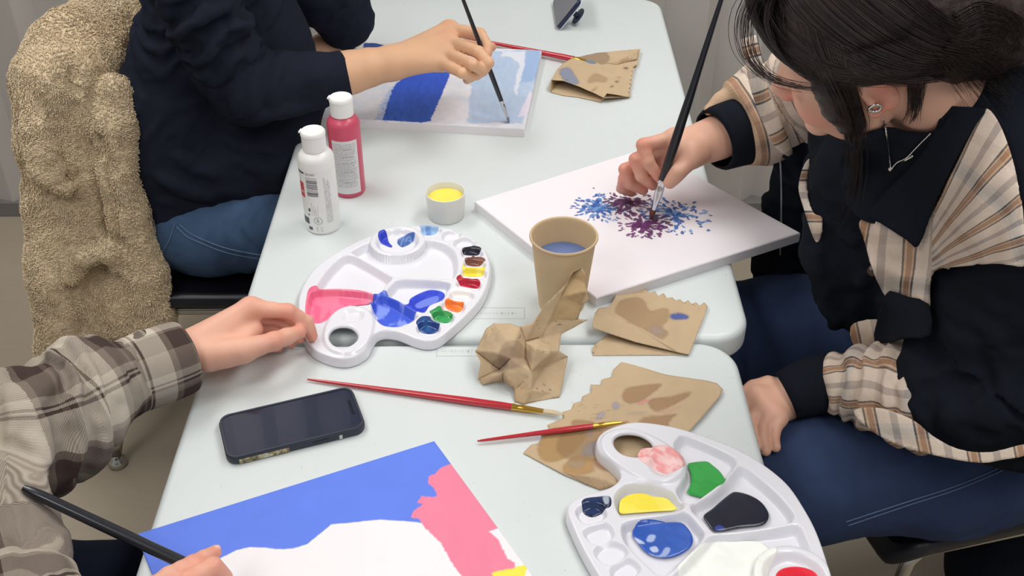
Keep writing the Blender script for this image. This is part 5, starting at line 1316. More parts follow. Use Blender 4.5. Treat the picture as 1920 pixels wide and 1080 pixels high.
# ------------------------------------------------------------------ chairs
M_bplastic = flat('black_chair_plastic', (24, 25, 34), .38, bscale=300, bstr=.1)
def chair(loc, ang, label):
    """stacking chair: moulded seat and back on chromed tube legs with round glides; the seat faces local +x"""
    r = empty('stacking_chair', (*loc, 0), label, 'chair'); R = rotz(ang); o = np.array([*loc, 0])
    tr = lambda v: np.asarray(v)@R.T+o
    p = rrect(.225, .225, .05, 8); v, f = prism(p, .418, .450, .012, 4)
    v = np.asarray(v); v[:, 2] += -.010*np.exp(-(v[:, 0]**2+v[:, 1]**2)/.02)-.04*np.clip((v[:, 0]-.17)/.05, 0, 1)**2
    mesh_obj('seat', tr(v), f, M_bplastic, r, smooth=40.)
    V = []; F2 = []; nu, nv = 18, 12
    for i in range(nu+1):
        for j in range(nv+1):
            u = (i/nu*2-1); w_ = j/nv; y = u*.20*(1-.25*w_**2); V.append((-.215-.02*w_+.04*(u*u)-.01, y, .58+.26*w_-.035*abs(u)**5*(1 if w_ > .5 else -1)))
    for i in range(nu):
        for j in range(nv): F2.append((i*(nv+1)+j, (i+1)*(nv+1)+j, (i+1)*(nv+1)+j+1, i*(nv+1)+j+1))
    bk = mesh_obj('backrest', tr(V), F2, M_bplastic, r); m = bk.modifiers.new('t', 'SOLIDIFY'); m.thickness = .014; m.offset = 0
    for sy in (-1, 1):
        v, f = tube(tr(spline([(.20, sy*.195, .40), (-.16, sy*.20, .405), (-.215, sy*.205, .46), (-.225, sy*.205, .60), (-.228, sy*.20, .66)], 6)), .0105, 12); mesh_obj('side_frame', v, f, M_chrome, r)
        for fx, b0, b1 in ((1, .17, .225), (-1, -.13, -.235)):
            v, f = tube(tr(spline([(b0-.03*fx, sy*.19, .408), (b0, sy*.195, .395), (b0+.02*fx, sy*.20, .34), (b1, sy*.228, .025)], 6)), .0115, 14); lg = mesh_obj('leg', v, f, M_chrome, r)
            gl = tr([(b1, sy*.228, .0)])[0]; v, f = lathe([(.014, 0), (.019, .002), (.0205, .009), (.018, .017), (.0125, .022), (.012, .032)], gl, seg=24); mesh_obj('glide', v, f, M_chrome, lg)
    v, f = tube(tr([(.17, -.19, .36), (.17, .19, .36)]), .008, 10); mesh_obj('crossbar', v, f, M_chrome, r)
    return r
gl = P(208, 884, 0)[:2]                      # the visible foot of the left chair
chair((-.615, 1.95), .0, 'black stacking chair under the person in the navy sweater, fleece coat over its back')
# front-left seat of the person in the flannel shirt
chair((-.80, .70), .10, 'black stacking chair under the person in the flannel shirt, its foot on the floor')
# ------------------------------------------------------------------ fleece coat over the chair back
def coat():
    S = SDF((-1.15, 1.56, .22), (-.46, 2.36, 1.06), .0036)
    for z0, z1, xa, xb, ra, rb in ((.845, .70, -.798, -.795, .078, .076), (.70, .50, -.795, -.805, .076, .088)):
        for yy in (1.83, 1.92, 2.01, 2.09): S.cap((xa, yy, z0), (xb, yy, z1), ra, rb, .03)
    S.chain([PY(118, 88, 1.93), PY(94, 150, 1.86), PY(100, 260, 1.82), PY(112, 380, 1.80), PY(125, 500, 1.78), PY(140, 640, 1.76)], [.06, .055, .055, .058, .066, .075], .04); S.cap(PY(150, 90, 1.98), PY(225, 100, 2.05), .075, .065, .03)
    S.chain([PY(150, 300, 1.82), PY(170, 430, 1.80), PY(200, 540, 1.80), PY(215, 620, 1.80)], [.06, .070, .085, .08], .04)
    # sleeve hanging on the seat side
    S.chain([PY(214, 180, 1.81), PY(217, 235, 1.785), PY(222, 310, 1.765), PY(240, 400, 1.75), PY(270, 510, 1.735), PY(276, 600, 1.735)], [.036, .040, .034, .036, .044, .046], .009)
    # rolled left border and a hanging fold
    S.chain([PY(68, 150, 1.80), PY(74, 240, 1.76), PY(90, 320, 1.735), PY(120, 345, 1.735)], [.028, .030, .028, .020], .006)
    S.chain([PY(205, 470, 1.74), PY(215, 520, 1.74), PY(240, 590, 1.74)], [.035, .04, .045], .01)
    # creases and the dark opening
    S.cap(PY(192, 505, 1.705), PY(160, 540, 1.69), .030, .046, .008, op='sub'); S.cap(PY(158, 545, 1.69), PY(158, 640, 1.69), .042, .022, .01, op='sub'); S.chain([PY(135, 520, 1.71), PY(160, 482, 1.71), PY(205, 474, 1.71), PY(222, 500, 1.71)], [.014, .018, .018, .014], .008)
    bv = bvh_of(*S.mesh(0))
    for a, b_, r in (((186, 262), (212, 322), .007), ((197, 318), (222, 455), .007), ((138, 132), (146, 150), .005), ((135, 168), (142, 176), .004), ((45, 312), (130, 332), .007), ((190, 285), (140, 335), .006), ((110, 150), (150, 172), .004)):
        q = [bv.ray_cast(Vector(CAMP), Vector(sight(*c_)))[0] for c_ in (a, b_)]
        if q[0] is not None and q[1] is not None: S.cap(q[0], q[1], r*1.9, r*1.3, .006, op='sub')
    V, Qd = S.mesh(1)
    V = displace(V, Qd, lambda v: .009*fbm(v, 8, 2, 3)+.0045*fbm(v, 38, 2, 4)+.0022*np.abs(fbm(v*[1, 1, .6], 130, 2, 6)))
    n = fbm(V, 7, 2, 9); col = np.tile(np.array(lin((222, 202, 170))), (len(V), 1))*(1+.16*n)[:, None]
    rt = mesh_obj('fleece_coat', V, Qd, M_fleece, origin=(-.80, 1.86, .40), col=col)
    tag(rt, 'thick tan fleece coat draped over the back of a chair behind the navy sweater', 'coat')
    # curly pile
    nn = normals(V, Qd); pick = rng.permutation(len(V)); vis = ((V-CAMP)*nn).sum(1) < .35; pick = pick[vis[pick]][:30000]
    P0 = V[pick]; N0 = nn[pick]; k = len(P0)
    fl = np.stack([fbm(P0, 16, 2, 21), fbm(P0, 16, 2, 22), fbm(P0, 16, 2, 23)], 1); fl -= N0*(fl*N0).sum(1)[:, None]; fl /= np.linalg.norm(fl, axis=1)[:, None]+1e-9
    b3 = np.cross(N0, fl); ln = rng.uniform(.0035, .0058, k)[:, None]; s1 = rng.choice([-1, 1], k)[:, None]
    pts_ = [P0-N0*.001, P0+N0*ln*.40+fl*ln*.25, P0+N0*ln*.62+fl*ln*.62+b3*s1*ln*.22, P0+N0*ln*.42+fl*ln*.85+b3*s1*ln*.5]
    VV = []; w_ = rng.uniform(.0009, .0016, k)[:, None]
    for j, q in enumerate(pts_):
        ww = w_*(1, 1, .8, .3)[j]; VV += [q-b3*ww, q+N0*ww*.8, q+b3*ww]
    VV = np.stack(VV, 1).reshape(-1, 3); base = np.arange(k)[:, None]*12; FF = []
    for j in range(3):
        for a in range(2): FF.append(base+np.array([j*3+a, j*3+a+1, j*3+3+a+1, j*3+3+a]))
        FF.append(base+np.array([j*3+2, j*3, j*3+3, j*3+5]))
    FF = np.concatenate(FF)
    cc = col[pick]*rng.uniform(.85, 1.35, k)[:, None]; cc = np.repeat(cc, 12, 0)
    pl = mesh_obj('curly_pile', VV, FF, M_fleece, rt, col=np.clip(cc, 0, 1)); pl['kind'] = 'stuff'
M_fleece = attr_mat('tan_fleece', .95, bscale=260, bstr=.6, bdist=.002)
coat()
# ------------------------------------------------------------------ seated woman in the plaid and black jacket (right)
M_jplaid = plaid_mat('jacket_plaid', [(0, (230, 212, 196)), (.29, (38, 22, 22)), (.335, (208, 170, 134)), (.38, (160, 108, 66)), (.50, (208, 170, 134)), (.53, (38, 22, 22)), (.575, (230, 212, 196)), (.84, (176, 160, 152))],
                     [(0, (226, 208, 192)), (.40, (170, 178, 182)), (.46, (132, 148, 156)), (.54, (170, 178, 182)), (.60, (224, 206, 190)), (.88, (196, 176, 160))], .062, .105, twill=1300, zz=True, mixw=.28, bstr=.5)
M_silverj = flat('silver_jewellery', (214, 214, 212), .15, 1.)
def build_woman():
    rt = person_root((.66, 1.28, 0), 'seated person with dark tied-back hair in a black and cream plaid jacket')
    Fv = np.array([-.890, .235, -.392]); Fv /= np.linalg.norm(Fv); Lv = np.array([-.012, -.955, -.296]); Lv -= Fv*(Fv@Lv); Lv /= np.linalg.norm(Lv); Uv = np.cross(Fv, Lv); Rh = np.stack([Fv, Lv, Uv], 1)
    hc = np.array([.413, 1.205, 1.196]); HL = lambda *v: hc+Rh@np.array(v)
    Lsh = P(1975, 400, 1.03); Rsh = PY(1655, 170, 1.42); Lel = P(1870, 690, .765); Lwr = P(1488, 738, .655)
    nb = PY(1748, 285, 1.275)
    S = SDF((.12, .96, .52), (.90, 1.86, 1.36), .0024); sp = []
    def fg(l, r, k=.003): p = [P(*q) for q in l]; finger(S, p, r, k); sp.extend([p[1], p[3]]); return p
    wr = P(1318, 268, .856)
    i = fg([(1268, 258, .874), (1206, 272, .872), (1215, 303, .850), (1233, 330, .828)], (.0125, .0112, .0102, .0088))
    m = fg([(1254, 274, .858), (1192, 299, .850), (1203, 330, .824), (1224, 347, .806)], (.0125, .0112, .0104, .0090), .0022)
    r = fg([(1242, 290, .838), (1172, 318, .826), (1180, 344, .802), (1206, 356, .788)], (.0120, .0108, .0100, .0088), .0022)
    p = fg([(1232, 306, .828), (1170, 334, .810), (1166, 353, .786), (1184, 360, .772)], (.0115, .0096, .0092, .0084), .0022)
    t = [P(1308, 292, .852), P(1292, 301, .856), P(1272, 322, .846), P(1256, 342, .828)]; finger(S, t, (.017, .0140, .0125, .0105), .006)
    for q, rr in ((i, .0160), (m, .0165), (r, .0155), (p, .0140)): S.cap(wr, q[0], .026, rr, .014)
    S.cap(P(1290, 285, .862), wr, .024, .027, .012)
    Rel = PY(1500, 175, 1.70)
    S.chain([wr, P(1345, 258, .866), P(1400, 240, .874), Rel], [.0285, .033, .037, .042], .012); S.cap(Rel, Rsh, .043, .055, .02)
    # left hand in the lap
    lw = P(1462, 752, .648)
    for k, (a, b_, c_, d_) in enumerate((((1420, 742), (1392, 764), (1388, 794), (1398, 816)), ((1430, 758), (1408, 788), (1408, 818), (1416, 838)), ((1444, 771), (1430, 802), (1430, 828), (1436, 845)), ((1458, 780), (1452, 806), (1450, 824), (1454, 838)))):
        q = [P(*a, .664-.004*k), P(*b_, .655-.003*k), P(*c_, .645-.002*k), P(*d_, .640)]; finger(S, q, (.0118, .0098, .0090, .0078), .0015); S.cap(lw, q[0], .025, .0155, .012)
    finger(S, [P(1470, 735, .655), P(1440, 722, .665), P(1412, 728, .665), P(1392, 742, .66)], (.015, .013, .0115, .009), .005)
    S.chain([lw, P(1488, 742, .660), P(1560, 722, .676), P(1700, 725, .715), Lel], [.0255, .027, .029, .036, .043], .012); S.cap(Lel, Lsh, .043, .055, .02)
    S.chain([nb, (.60, 1.28, .95), (.68, 1.28, .66)], [.058, .11, .11], .05); S.chain([Rsh, nb-[0, 0, .03], Lsh], [.055, .055, .055], .04)
    S.chain([HL(-.030, 0, -.035), HL(-.058, 0, -.085), nb], [.052, .052, .060], .02)
    head(S, hc, Rh)
    V, Qd = S.mesh(1)
    sp2 = sp+[HL(.10, .03, -.03), HL(.075, .05, -.03), HL(-.012, .082, .012), HL(-.006, .08, -.015)]
    col = skin_color(V, (222, 174, 150), (222, 118, 104), sp2, 6, .02, .55)
    body = mesh_obj('body', V, Qd, M_skin, rt, col=col); hb = bvh_of(V, Qd); HV, HQ = V, Qd
    nail(body, t[3]+np.array([.001, -.006, .0085]), t[3]-t[2], (.1, -.62, .78), .0066, .0056, (238, 180, 166))
    # ---- jeans
    S = SDF((.02, .98, .34), (.98, 1.66, .74), .0048)
    near = np.array([(.84, 1.245, .55), (.64, 1.195, .545), (.42, 1.155, .542), (.20, 1.13, .54)]); far = np.array([(.80, 1.44, .56), (.46, 1.47, .562), (.20, 1.48, .56)])
    S.chain(near, [.125, .108, .088, .076], .04); S.chain(far, [.12, .095, .078], .04); S.ell((.80, 1.34, .56), (.17, .20, .12), .05)
    V, Qd = S.mesh(1); V = displace(V, Qd, lambda v: folds(v, near, 13, .004, [(.10, .12), (.5, .1)], 3, 2.)+folds(v, far, 12, .004, [(.1, .1)], 5)+.004*fbm(v, 13, 3, 4))
    je = mesh_obj('jeans', V, Qd, M_denim2, rt); bv = bvh_of(V, Qd)
    for path in ([(1590, 985), (1700, 948), (1800, 915), (1925, 862)], [(1586, 978), (1700, 941), (1800, 908), (1925, 855)]):
        pts_ = []
        for x in spline(path, 14):
            h = bv.ray_cast(Vector(CAMP), Vector(sight(*x)))
            if h[0] is not None: pts_.append(np.array(h[0])+np.array(h[1])*.0006)
        if len(pts_) > 4: v, f = tube(pts_, .0009, 6); mesh_obj('stitching', v, f, M_stitch, je)
    for yy in (1.13, 1.48):
        S = SDF((.04, yy-.12, .0), (.36, yy+.12, .66), .006); S.chain([(.20, yy, .555), (.17, yy, .38), (.19, yy, .10)], [.076, .062, .052], .02); V, Qd = S.mesh(1); mesh_obj('trouser_leg', V, Qd, M_denim2, je)
        S = SDF((.0, yy-.08, -.01), (.32, yy+.08, .14), .005); S.cap((.19, yy, .05), (.08, yy, .035), .044, .034, .01); V, Qd = S.mesh(1); V[:, 2] = np.maximum(V[:, 2], .001); mesh_obj('shoe', V, Qd, flat('black_shoe', (30, 30, 34), .6), rt)
    # ---- black inner top and jacket body
    S = SDF((.34, .94, .50), (1.02, 1.72, 1.16), .0042)
    S.chain([nb-[-.005, 0, .030], (.615, 1.27, .92), (.69, 1.27, .74), (.74, 1.28, .62)], [.090, .130, .150, .165], .05)
    S.chain([Rsh, (Rsh+Lsh)/2+[.03, 0, .0], Lsh], [.078, .09, .085], .05)
    S.cap(PY(1830, 170, 1.27), PY(1900, 120, 1.25), .06, .06, .04); S.cap(PY(1850, 230, 1.2), Lsh, .06, .08, .04)
    S.chain([PY(1600, 330, 1.36), PY(1610, 440, 1.34), PY(1600, 540, 1.33)], [.060, .070, .065], .04)
    S.chain([PY(1490, 190, 1.60), PY(1502, 270, 1.60), PY(1496, 400, 1.59), PY(1480, 490, 1.57), PY(1462, 545, 1.55)], [.040, .044, .050, .055, .055], .02)
    S.chain([PY(1575, 200, 1.46), PY(1585, 330, 1.44), PY(1582, 450, 1.42)], [.048, .050, .045], .03)
    S.chain([Lsh, P(1925, 560, .89), P(1868, 680, .775), P(1800, 730, .745)], [.092, .100, .096, .070], .02)
    S.cap(P(1850, 600, .86), P(1780, 660, .79), .07, .055, .02); S.cap(P(1812, 738, .752), P(1940, 745, .775), .082, .095, .03)
    ne = HL(-.03, 0, -.03); S.cap(PY(1700, 178, 1.235), ne, .064, .062, .006, op='sub')
    V, Qd = S.mesh(1); slv = np.array([Lsh, P(1925, 560, .89), P(1868, 680, .775), P(1800, 730, .745)])
    V = displace(V, Qd, lambda v: folds(v, slv, 15, .011, [(.22, .10), (.35, .06)], 4, 2.)+.009*fbm(v, 9, 3, 2)+.0018*fbm(v, 40, 2, 5))
    jk = mesh_obj('jacket', V, Qd, M_blackcloth, rt); jb = bvh_of(V, Qd)
    both = BVHTree.FromPolygons(np.concatenate([V, HV]).tolist(), np.concatenate([Qd, HQ+len(V)]).tolist())
    ip = drape('inner_top', [(1580, 268), (1612, 254), (1640, 244), (1668, 238), (1704, 246), (1740, 248), (1764, 238), (1782, 214), (1800, 205), (1812, 240), (1775, 310), (1720, 390), (1650, 420), (1600, 400), (1575, 340)], both, .005, M_blackcloth, rt, 5., sm=3, smooth_it=10)
    ipb = BVHTree.FromPolygons([tuple(np.array(v.co)+np.array(rt.location)) for v in ip.data.vertices], [tuple(p.vertices) for p in ip.data.polygons])
    # ---- plaid near sleeve, gathered below the elbow
    S = SDF((.36, .98, .54), (.80, 1.40, .90), .0034)
    sv = np.array([P(1800, 752, .735), P(1740, 742, .725), P(1685, 734, .712), P(1632, 726, .698), P(1590, 721, .688), P(1548, 722, .678)])
    S.chain(sv, [.070, .074, .068, .056, .044, .037], .012); S.half(P(1543, 723, .678), P(1500, 730, .668)-P(1600, 716, .69), .003)
    V, Qd = S.mesh(1); V = displace(V, Qd, lambda v: folds(v, sv, 27, .0085, [(.16, .07), (.06, .05)], 7, 1.6, .4)+.004*fbm(v, 16, 3, 3))
    o = mesh_obj('plaid_sleeve', V, Qd, M_jplaid, jk); uv = limb_uv(V, sv, (0, 0, 1)); cloth_attr(o, np.stack([uv[:, 1]*1.35+.012+.012*fbm(V, 14, 2, 8), uv[:, 0]*1.0+.02], 1))
    v, f = tube([P(1585, 710, .688), P(1560, 714, .684), P(1530, 721, .677), P(1490, 736, .666), P(1474, 742, .662), P(1480, 740, .663)], [.036, .040, .0425, .0385, .0365, .034], 56, caps=False)
    mesh_obj('black_cuff', v, f, M_blackcloth, jk).modifiers.new('t', 'SOLIDIFY').thickness = .003
    # ---- far sleeve: black cuff and plaid sleeve
    v, f = tube([P(1338, 263, .864), P(1345, 260, .865), P(1372, 250, .868), P(1405, 240, .874), P(1430, 232, .88)], [.049, .053, .056, .058, .054], 64, caps=False); v = np.asarray(v); v = v+(v-v.mean(0))*(.03*fbm(v, 20, 2, 4))[:, None]
    mesh_obj('black_cuff', v, f, M_blackcloth, jk).modifiers.new('t', 'SOLIDIFY').thickness = .004
    S = SDF((.30, 1.44, .74), (.72, 1.98, 1.20), .0036)
    sv2 = np.array([P(1392, 240, .874), P(1430, 225, .884), P(1475, 200, .905), PY(1530, 160, 1.62), PY(1620, 130, 1.50)])
    S.chain(sv2, [.060, .070, .074, .078, .080], .02); S.chain([P(1332, 205, .90), P(1365, 185, .915), P(1410, 165, .93)], [.012, .022, .035], .015)
    S.half(P(1385, 243, .872), P(1340, 262, .864)-P(1430, 232, .88), .003)
    S.chain([P(1330, 206, .903), P(1352, 190, .912), P(1385, 172, .925)], [.010, .014, .022], .010)
    V, Qd = S.mesh(1); V = displace(V, Qd, lambda v: folds(v, sv2, 18, .005, [(.08, .06)], 9)+.004*fbm(v, 16, 3, 3))
    o = mesh_obj('plaid_sleeve', V, Qd, M_jplaid, jk); uv = limb_uv(V, sv2, (0, 0, 1)); cloth_attr(o, np.stack([uv[:, 0]*.92+.022, uv[:, 1]*1.3], 1))
    pth = spline([PY(1402, 70, 1.56), PY(1412, 110, 1.545), PY(1422, 160, 1.53), PY(1440, 212, 1.52), PY(1462, 260, 1.51), PY(1482, 290, 1.51)], 6)
    v, f = tube(pth, np.r_[np.full(len(pth)-5, .0125), .011, .010, .009, .007, .004], 16, .5, ref=(0, -1, .4)); o = mesh_obj('plaid_placket', v, f, M_jplaid, jk); tt, _ = seg_t(np.asarray(v), pth); cloth_attr(o, np.stack([tt*.9+.008, np.asarray(v)[:, 0]], 1))
    # ---- plaid panels laid on the jacket body
    def uvA(V, xy):
        x, y = xy[:, 0], xy[:, 1]; dx, dy = x-1688, 530-y; an = np.degrees(np.arctan2(dy, dx)); r = np.hypot(dx, dy)
        u = an/15.5*.062+.012; v_ = r/1500
        low = (x < 1745) & (y > 395+(x-1610)*.0); u = np.where(low, (x+.10*(y-480))/1500+.008, u); v_ = np.where(low, y/1500+.01, v_)
        return np.stack([u, v_], 1)
    wrA = lambda V, xy: .004*np.sin((xy[:, 0]*.86+xy[:, 1]*.42)/17+2*fbm(xy, .012, 2, 3))*sstep(200, 380, xy[:, 1])+.003*fbm(V, 22, 2, 4)
    drape('plaid_front', [(1850, 203), (1872, 228), (1893, 280), (1908, 340), (1918, 420), (1924, 498), (1880, 494), (1800, 500), (1752, 508), (1744, 545), (1742, 578), (1700, 574), (1662, 560), (1640, 510), (1614, 440), (1607, 420), (1620, 408), (1645, 398), (1680, 420), (1720, 430), (1745, 400), (1775, 340), (1800, 290), (1835, 225)], jb, .013, M_jplaid, jk, 4., uvf=uvA, wr=wrA, sm=3)
    uvB = lambda V, xy: np.stack([(xy[:, 0]*.97-xy[:, 1]*.2)/1400, xy[:, 1]/1400], 1)
    drape('plaid_hem', [(1600, 770), (1650, 765), (1711, 787), (1748, 817), (1797, 842), (1858, 848), (1925, 832), (1925, 853), (1880, 862), (1839, 868), (1772, 858), (1687, 836), (1630, 805)], BVHTree.FromPolygons(*(lambda q: (q[0].tolist(), q[1].tolist()))((lambda S_: S_.mesh(1))(SDF((.36, .94, .50), (.95, 1.5, .92), .006).chain([P(1640, 740, .70), P(1740, 760, .72), P(1850, 770, .74), P(1960, 740, .76)], [.07, .085, .092, .10], .03)))), .006, M_jplaid, jk, 4., uvf=uvB, sm=3)
    drape('pocket_flap', [(1668, 545), (1700, 556), (1742, 570), (1744, 628), (1700, 634), (1641, 645), (1644, 603), (1655, 565)], jb, .020, M_blackcloth, jk, 5., sm=2)
    drape('plaid_hem', [(1595, 612), (1618, 601), (1650, 602), (1648, 640), (1630, 662), (1612, 660), (1598, 642)], jb, .016, M_jplaid, jk, 4., uvf=uvB, sm=3)
    drape('plaid_edge', [(1505, 315), (1518, 298), (1513, 341), (1516, 375), (1526, 400), (1541, 408), (1540, 440), (1531, 455), (1519, 430), (1505, 385), (1497, 352)], jb, .008, M_jplaid, jk, 3., uvf=lambda V, xy: np.stack([xy[:, 1]/1250+.012, xy[:, 0]/1250], 1), sm=3)
    # collar: wide dark lapel
    drape('collar', [(1770, 205), (1800, 200), (1848, 205), (1830, 232), (1800, 285), (1775, 335), (1748, 395), (1722, 462), (1700, 450), (1650, 418), (1625, 405), (1660, 360), (1710, 310), (1745, 262)], jb, .021, M_blackcloth, jk, 5., thick=.004, sm=3)
    for px, py in ((1636, 430), (1637, 508)):
        h = jb.ray_cast(Vector(CAMP), Vector(sight(px, py)))
        if h[0] is not None:
            c_ = np.array(h[0])-sight(px, py)*.021; v, f = lathe([(.001, .0), (.0065, .0005), (.0078, .002), (.0068, .0035), (.001, .003)], c_, -sight(px, py), 20); mesh_obj('button', v, f, flat('dark_button', (70, 50, 44), .25), jk)
    q = []
    for x in spline([(1462, 288), (1465, 340), (1465, 410), (1463, 478)], 6):
        h = jb.ray_cast(Vector(CAMP), Vector(sight(*x))); q += [np.array(h[0])-sight(*x)*.002] if h[0] is not None else []
    v, f = tube(q, .0016, 6); mesh_obj('drawstring', v, f, flat('grey_cord', (150, 152, 160), .8), jk)
    # ---- jewellery
    e = HL(.002, .086, -.034); h = hb.ray_cast(Vector(CAMP), Vector(sight(1641, 203))); e = np.array(h[0])-sight(1641, 203)*.003 if h[0] is not None else e
    q = [e+Rh@np.array([math.cos(a)*.0065, 0, math.sin(a)*.0055]) for a in np.linspace(0, 2*math.pi, 22)]; v, f = tube(q, .0019, 8); mesh_obj('earring', v, f, M_silverj, rt)
    def onbody(px, py, off=.004):
        hs = [b_.ray_cast(Vector(CAMP), Vector(sight(px, py))) for b_ in (jb, hb, ipb)]; ds = [x[3] for x in hs if x[0] is not None]
        return CAMP+sight(px, py)*(min(ds)-off)
    for nm, path in (('necklace', [(1655, 222), (1660, 240), (1664, 262), (1667, 285), (1671, 318)]), ('necklace', [(1745, 250), (1729, 266), (1712, 284), (1700, 296), (1684, 304), (1676, 312), (1671, 320)])):
        q = np.array([onbody(*x) for x in spline(path, 7)]); v, f = tube(q, .0009+.0004*(np.arange(len(q)) % 2), 6); mesh_obj(nm, v, f, M_silverj, rt)
    c_ = onbody(1670, 323, .006); v, f = lathe([(.0004, 0), (.003, .003), (.0032, .006), (.0004, .010)], c_, (0, .5, .85), 12); mesh_obj('pendant', v, f, M_silverj, rt)
    v, f = tube([onbody(1690, 306, .006), onbody(1712, 292, .006)], .0013, 8); mesh_obj('pendant_bar', v, f, M_silverj, rt)
    # ---- hair: a dense under-layer and thousands of fine strands
    S = SDF(hc-.20, hc+np.array([.24, .20, .20]), .0032)
    S.ell(HL(-.020, 0, .050), (.114, .096, .102), .01, Rh)
    S.half(HL(0, 0, .029), -Uv+.20*Fv, .012)
    S.ell(HL(-.085, 0, .0), (.045, .062, .055), .03, Rh); S.chain([HL(.045, .072, .030), HL(.046, .079, .0), HL(.041, .077, -.034), HL(.034, .073, -.052)], [.018, .012, .007, .002], .010)
    bun = PY(1832, 55, 1.20); S.ell(bun, (.052, .048, .048), .03); S.cap(HL(-.10, 0, .03), bun, .045, .04, .03); S.cap(bun, PY(1935, 20, 1.22), .04, .05, .03)
    V, Qd = S.mesh(1); V = displace(V, Qd, lambda v: .0035*fbm(v, 40, 2, 3)+.0015*fbm(v*[.3, 1, 1], 200, 2, 4))
    hr = mesh_obj('hair', V, Qd, M_hair, rt); cb_ = bvh_of(V, Qd)
    R_ = np.random.default_rng(4); paths = []
    def lock(guides, n, off0=(.001, .007), jit=5., depth=None, end=(.85, 1.), steps=9, follow=True, body_=False):
        G = [spline(g, 5) for g in guides]; L = min(len(g) for g in G); G = [g[np.linspace(0, len(g)-1, 24).round().astype(int)] for g in G]
        for _ in range(n):
            s_ = R_.uniform(0, len(G)-1.001); k = int(s_); w_ = s_-k; q = G[k]*(1-w_)+G[k+1]*w_
            ph = R_.uniform(0, 6.28); tt = np.linspace(0, 1, len(q)); am = R_.normal(0, jit); am2 = R_.normal(0, jit*.5)
            q = q+np.stack([am*np.sin(ph+2.2*tt)+am2*np.sin(5*tt+ph), am2*np.cos(ph+2.7*tt)+am*.4*np.sin(4*tt+ph)], 1)*(.35+.65*tt)[:, None]
            q = q[:max(8, int(len(q)*R_.uniform(*end)))]
            off = R_.uniform(*off0); ds = []
            for x in q:
                d = Vector(sight(*x)); h = cb_.ray_cast(Vector(CAMP), d) if follow else (None,)
                dd = h[3]-off if h[0] is not None else None
                if body_:
                    for bb in (hb, jb, ipb):
                        h2 = bb.ray_cast(Vector(CAMP), d)
                        if h2[0] is not None and (dd is None or h2[3]-off-.002 < dd): dd = h2[3]-off-.002
                ds.append(dd)
            ok = [j for j, x in enumerate(ds) if x is not None]
            if not ok and depth is None: continue
            idx = np.arange(len(ds)); 
            if ok: ds = np.interp(idx, ok, [ds[j] for j in ok])
            else: ds = np.full(len(ds), depth)
            for _i in range(3): ds = np.r_[ds[0], (ds[:-2]+ds[1:-1]*2+ds[2:])/4, ds[-1]]
            paths.append(np.array([CAMP+sight(*x)*d for x, d in zip(q, ds)]))
    lock([[(1395, -30), (1420, 50), (1475, 118), (1560, 148), (1670, 150), (1790, 146)], [(1450, -50), (1500, 30), (1580, 95), (1690, 135), (1800, 125)], [(1540, -60), (1600, 0), (1690, 68), (1770, 100), (1830, 95)], [(1640, -70), (1710, -20), (1770, 30), (1840, 60)]], 1900, (.0005, .010), 8)
    lock([[(1440, -40), (1375, -10), (1352, 50), (1362, 105), (1412, 148), (1480, 165)], [(1450, -40), (1395, 0), (1380, 60), (1398, 118), (1450, 156), (1540, 168)], [(1460, -40), (1420, 10), (1412, 70), (1432, 128), (1500, 160), (1610, 168)]], 330, (.002, .014), 9, end=(.6, 1.))
    lock([[(1430, -40), (1400, 40), (1440, 120), (1500, 158)], [(1490, -40), (1470, 40), (1500, 110), (1560, 160)]], 420, (.001, .010), 6)
    lock([[(1490, 40), (1520, 110), (1548, 165), (1572, 215), (1588, 258), (1584, 320), (1562, 390)], [(1540, 60), (1560, 120), (1582, 175), (1600, 220), (1606, 265), (1600, 330), (1580, 400)], [(1590, 90), (1598, 140), (1606, 180), (1616, 215), (1620, 255), (1612, 300), (1600, 350)]], 1000, (.001, .010), 7, end=(.34, .82), body_=True)
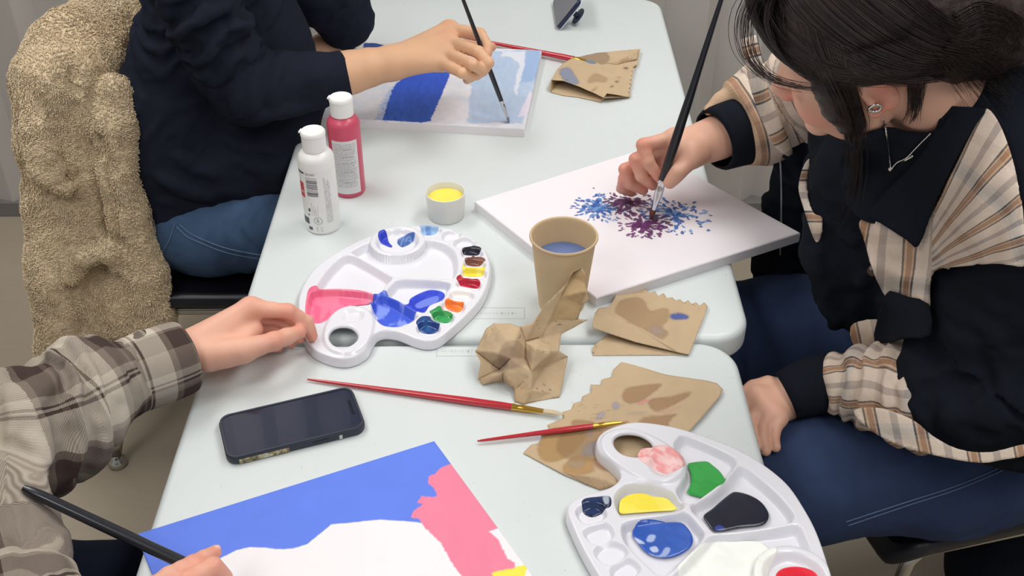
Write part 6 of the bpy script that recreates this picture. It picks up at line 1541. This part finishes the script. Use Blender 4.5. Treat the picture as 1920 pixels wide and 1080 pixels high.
    lock([[(1500, 60), (1530, 120), (1565, 190), (1590, 250), (1592, 330), (1570, 420)], [(1560, 80), (1580, 150), (1605, 220), (1612, 290), (1600, 380), (1570, 450)]], 60, (.002, .012), 9, end=(.8, 1.), body_=True)
    lock([[(1560, 100), (1600, 138), (1640, 152), (1700, 156), (1770, 150)], [(1600, 80), (1650, 130), (1720, 145), (1790, 120)]], 260, (.001, .009), 5, body_=True)
    lock([[(1690, 120), (1702, 165), (1704, 205), (1692, 240)], [(1735, 115), (1732, 165), (1724, 210), (1715, 235)]], 70, (.001, .004), 5, body_=True, end=(.6, 1.))
    lock([[(1750, 110), (1820, 130), (1870, 190), (1900, 240)], [(1790, 70), (1860, 90), (1930, 125)], [(1760, 120), (1795, 170), (1850, 250)]], 200, (.002, .014), 12, body_=True, end=(.5, 1.))
    lock([[(1790, 20), (1840, 0), (1900, 20), (1925, 60)], [(1800, 90), (1850, 60), (1890, 80), (1900, 110)], [(1780, 60), (1830, 100), (1880, 90), (1915, 50)], [(1770, 120), (1840, 130), (1900, 60), (1860, 10)]], 620, (.001, .009), 10, body_=True)
    strands('hair_strands', M_hair, hr, paths, .00042)
build_woman()
chair((.735, 1.375), math.pi+.26, 'black stacking chair that the person in the black and plaid jacket sits on')
# dark bag on the floor below the right-hand chair
def bag():
    c = P(1925, 1050, .12); S = SDF(c-[.26, .22, .13], c+[.26, .22, .30], .006); S.ell(c+[.02, 0, .0], (.17, .13, .13), .03); S.ell(c+[.04, .02, .08], (.12, .09, .12), .04); S.cap(c+[-.08, -.03, .10], c+[.10, .0, .17], .02, .02, .02)
    V, Qd = S.mesh(1); V = displace(V, Qd, lambda v: .012*fbm(v, 9, 3, 5)); V[:, 2] = np.maximum(V[:, 2], .001)
    tag(mesh_obj('cloth_bag', V, Qd, M_blackcloth, origin=(c[0], c[1], 0)), 'soft black bag on the floor below the right-hand chair', 'bag')
bag()
for o in list(bpy.data.objects):
    if '_w' in o: del o['_w']
bpy.context.view_layer.update()
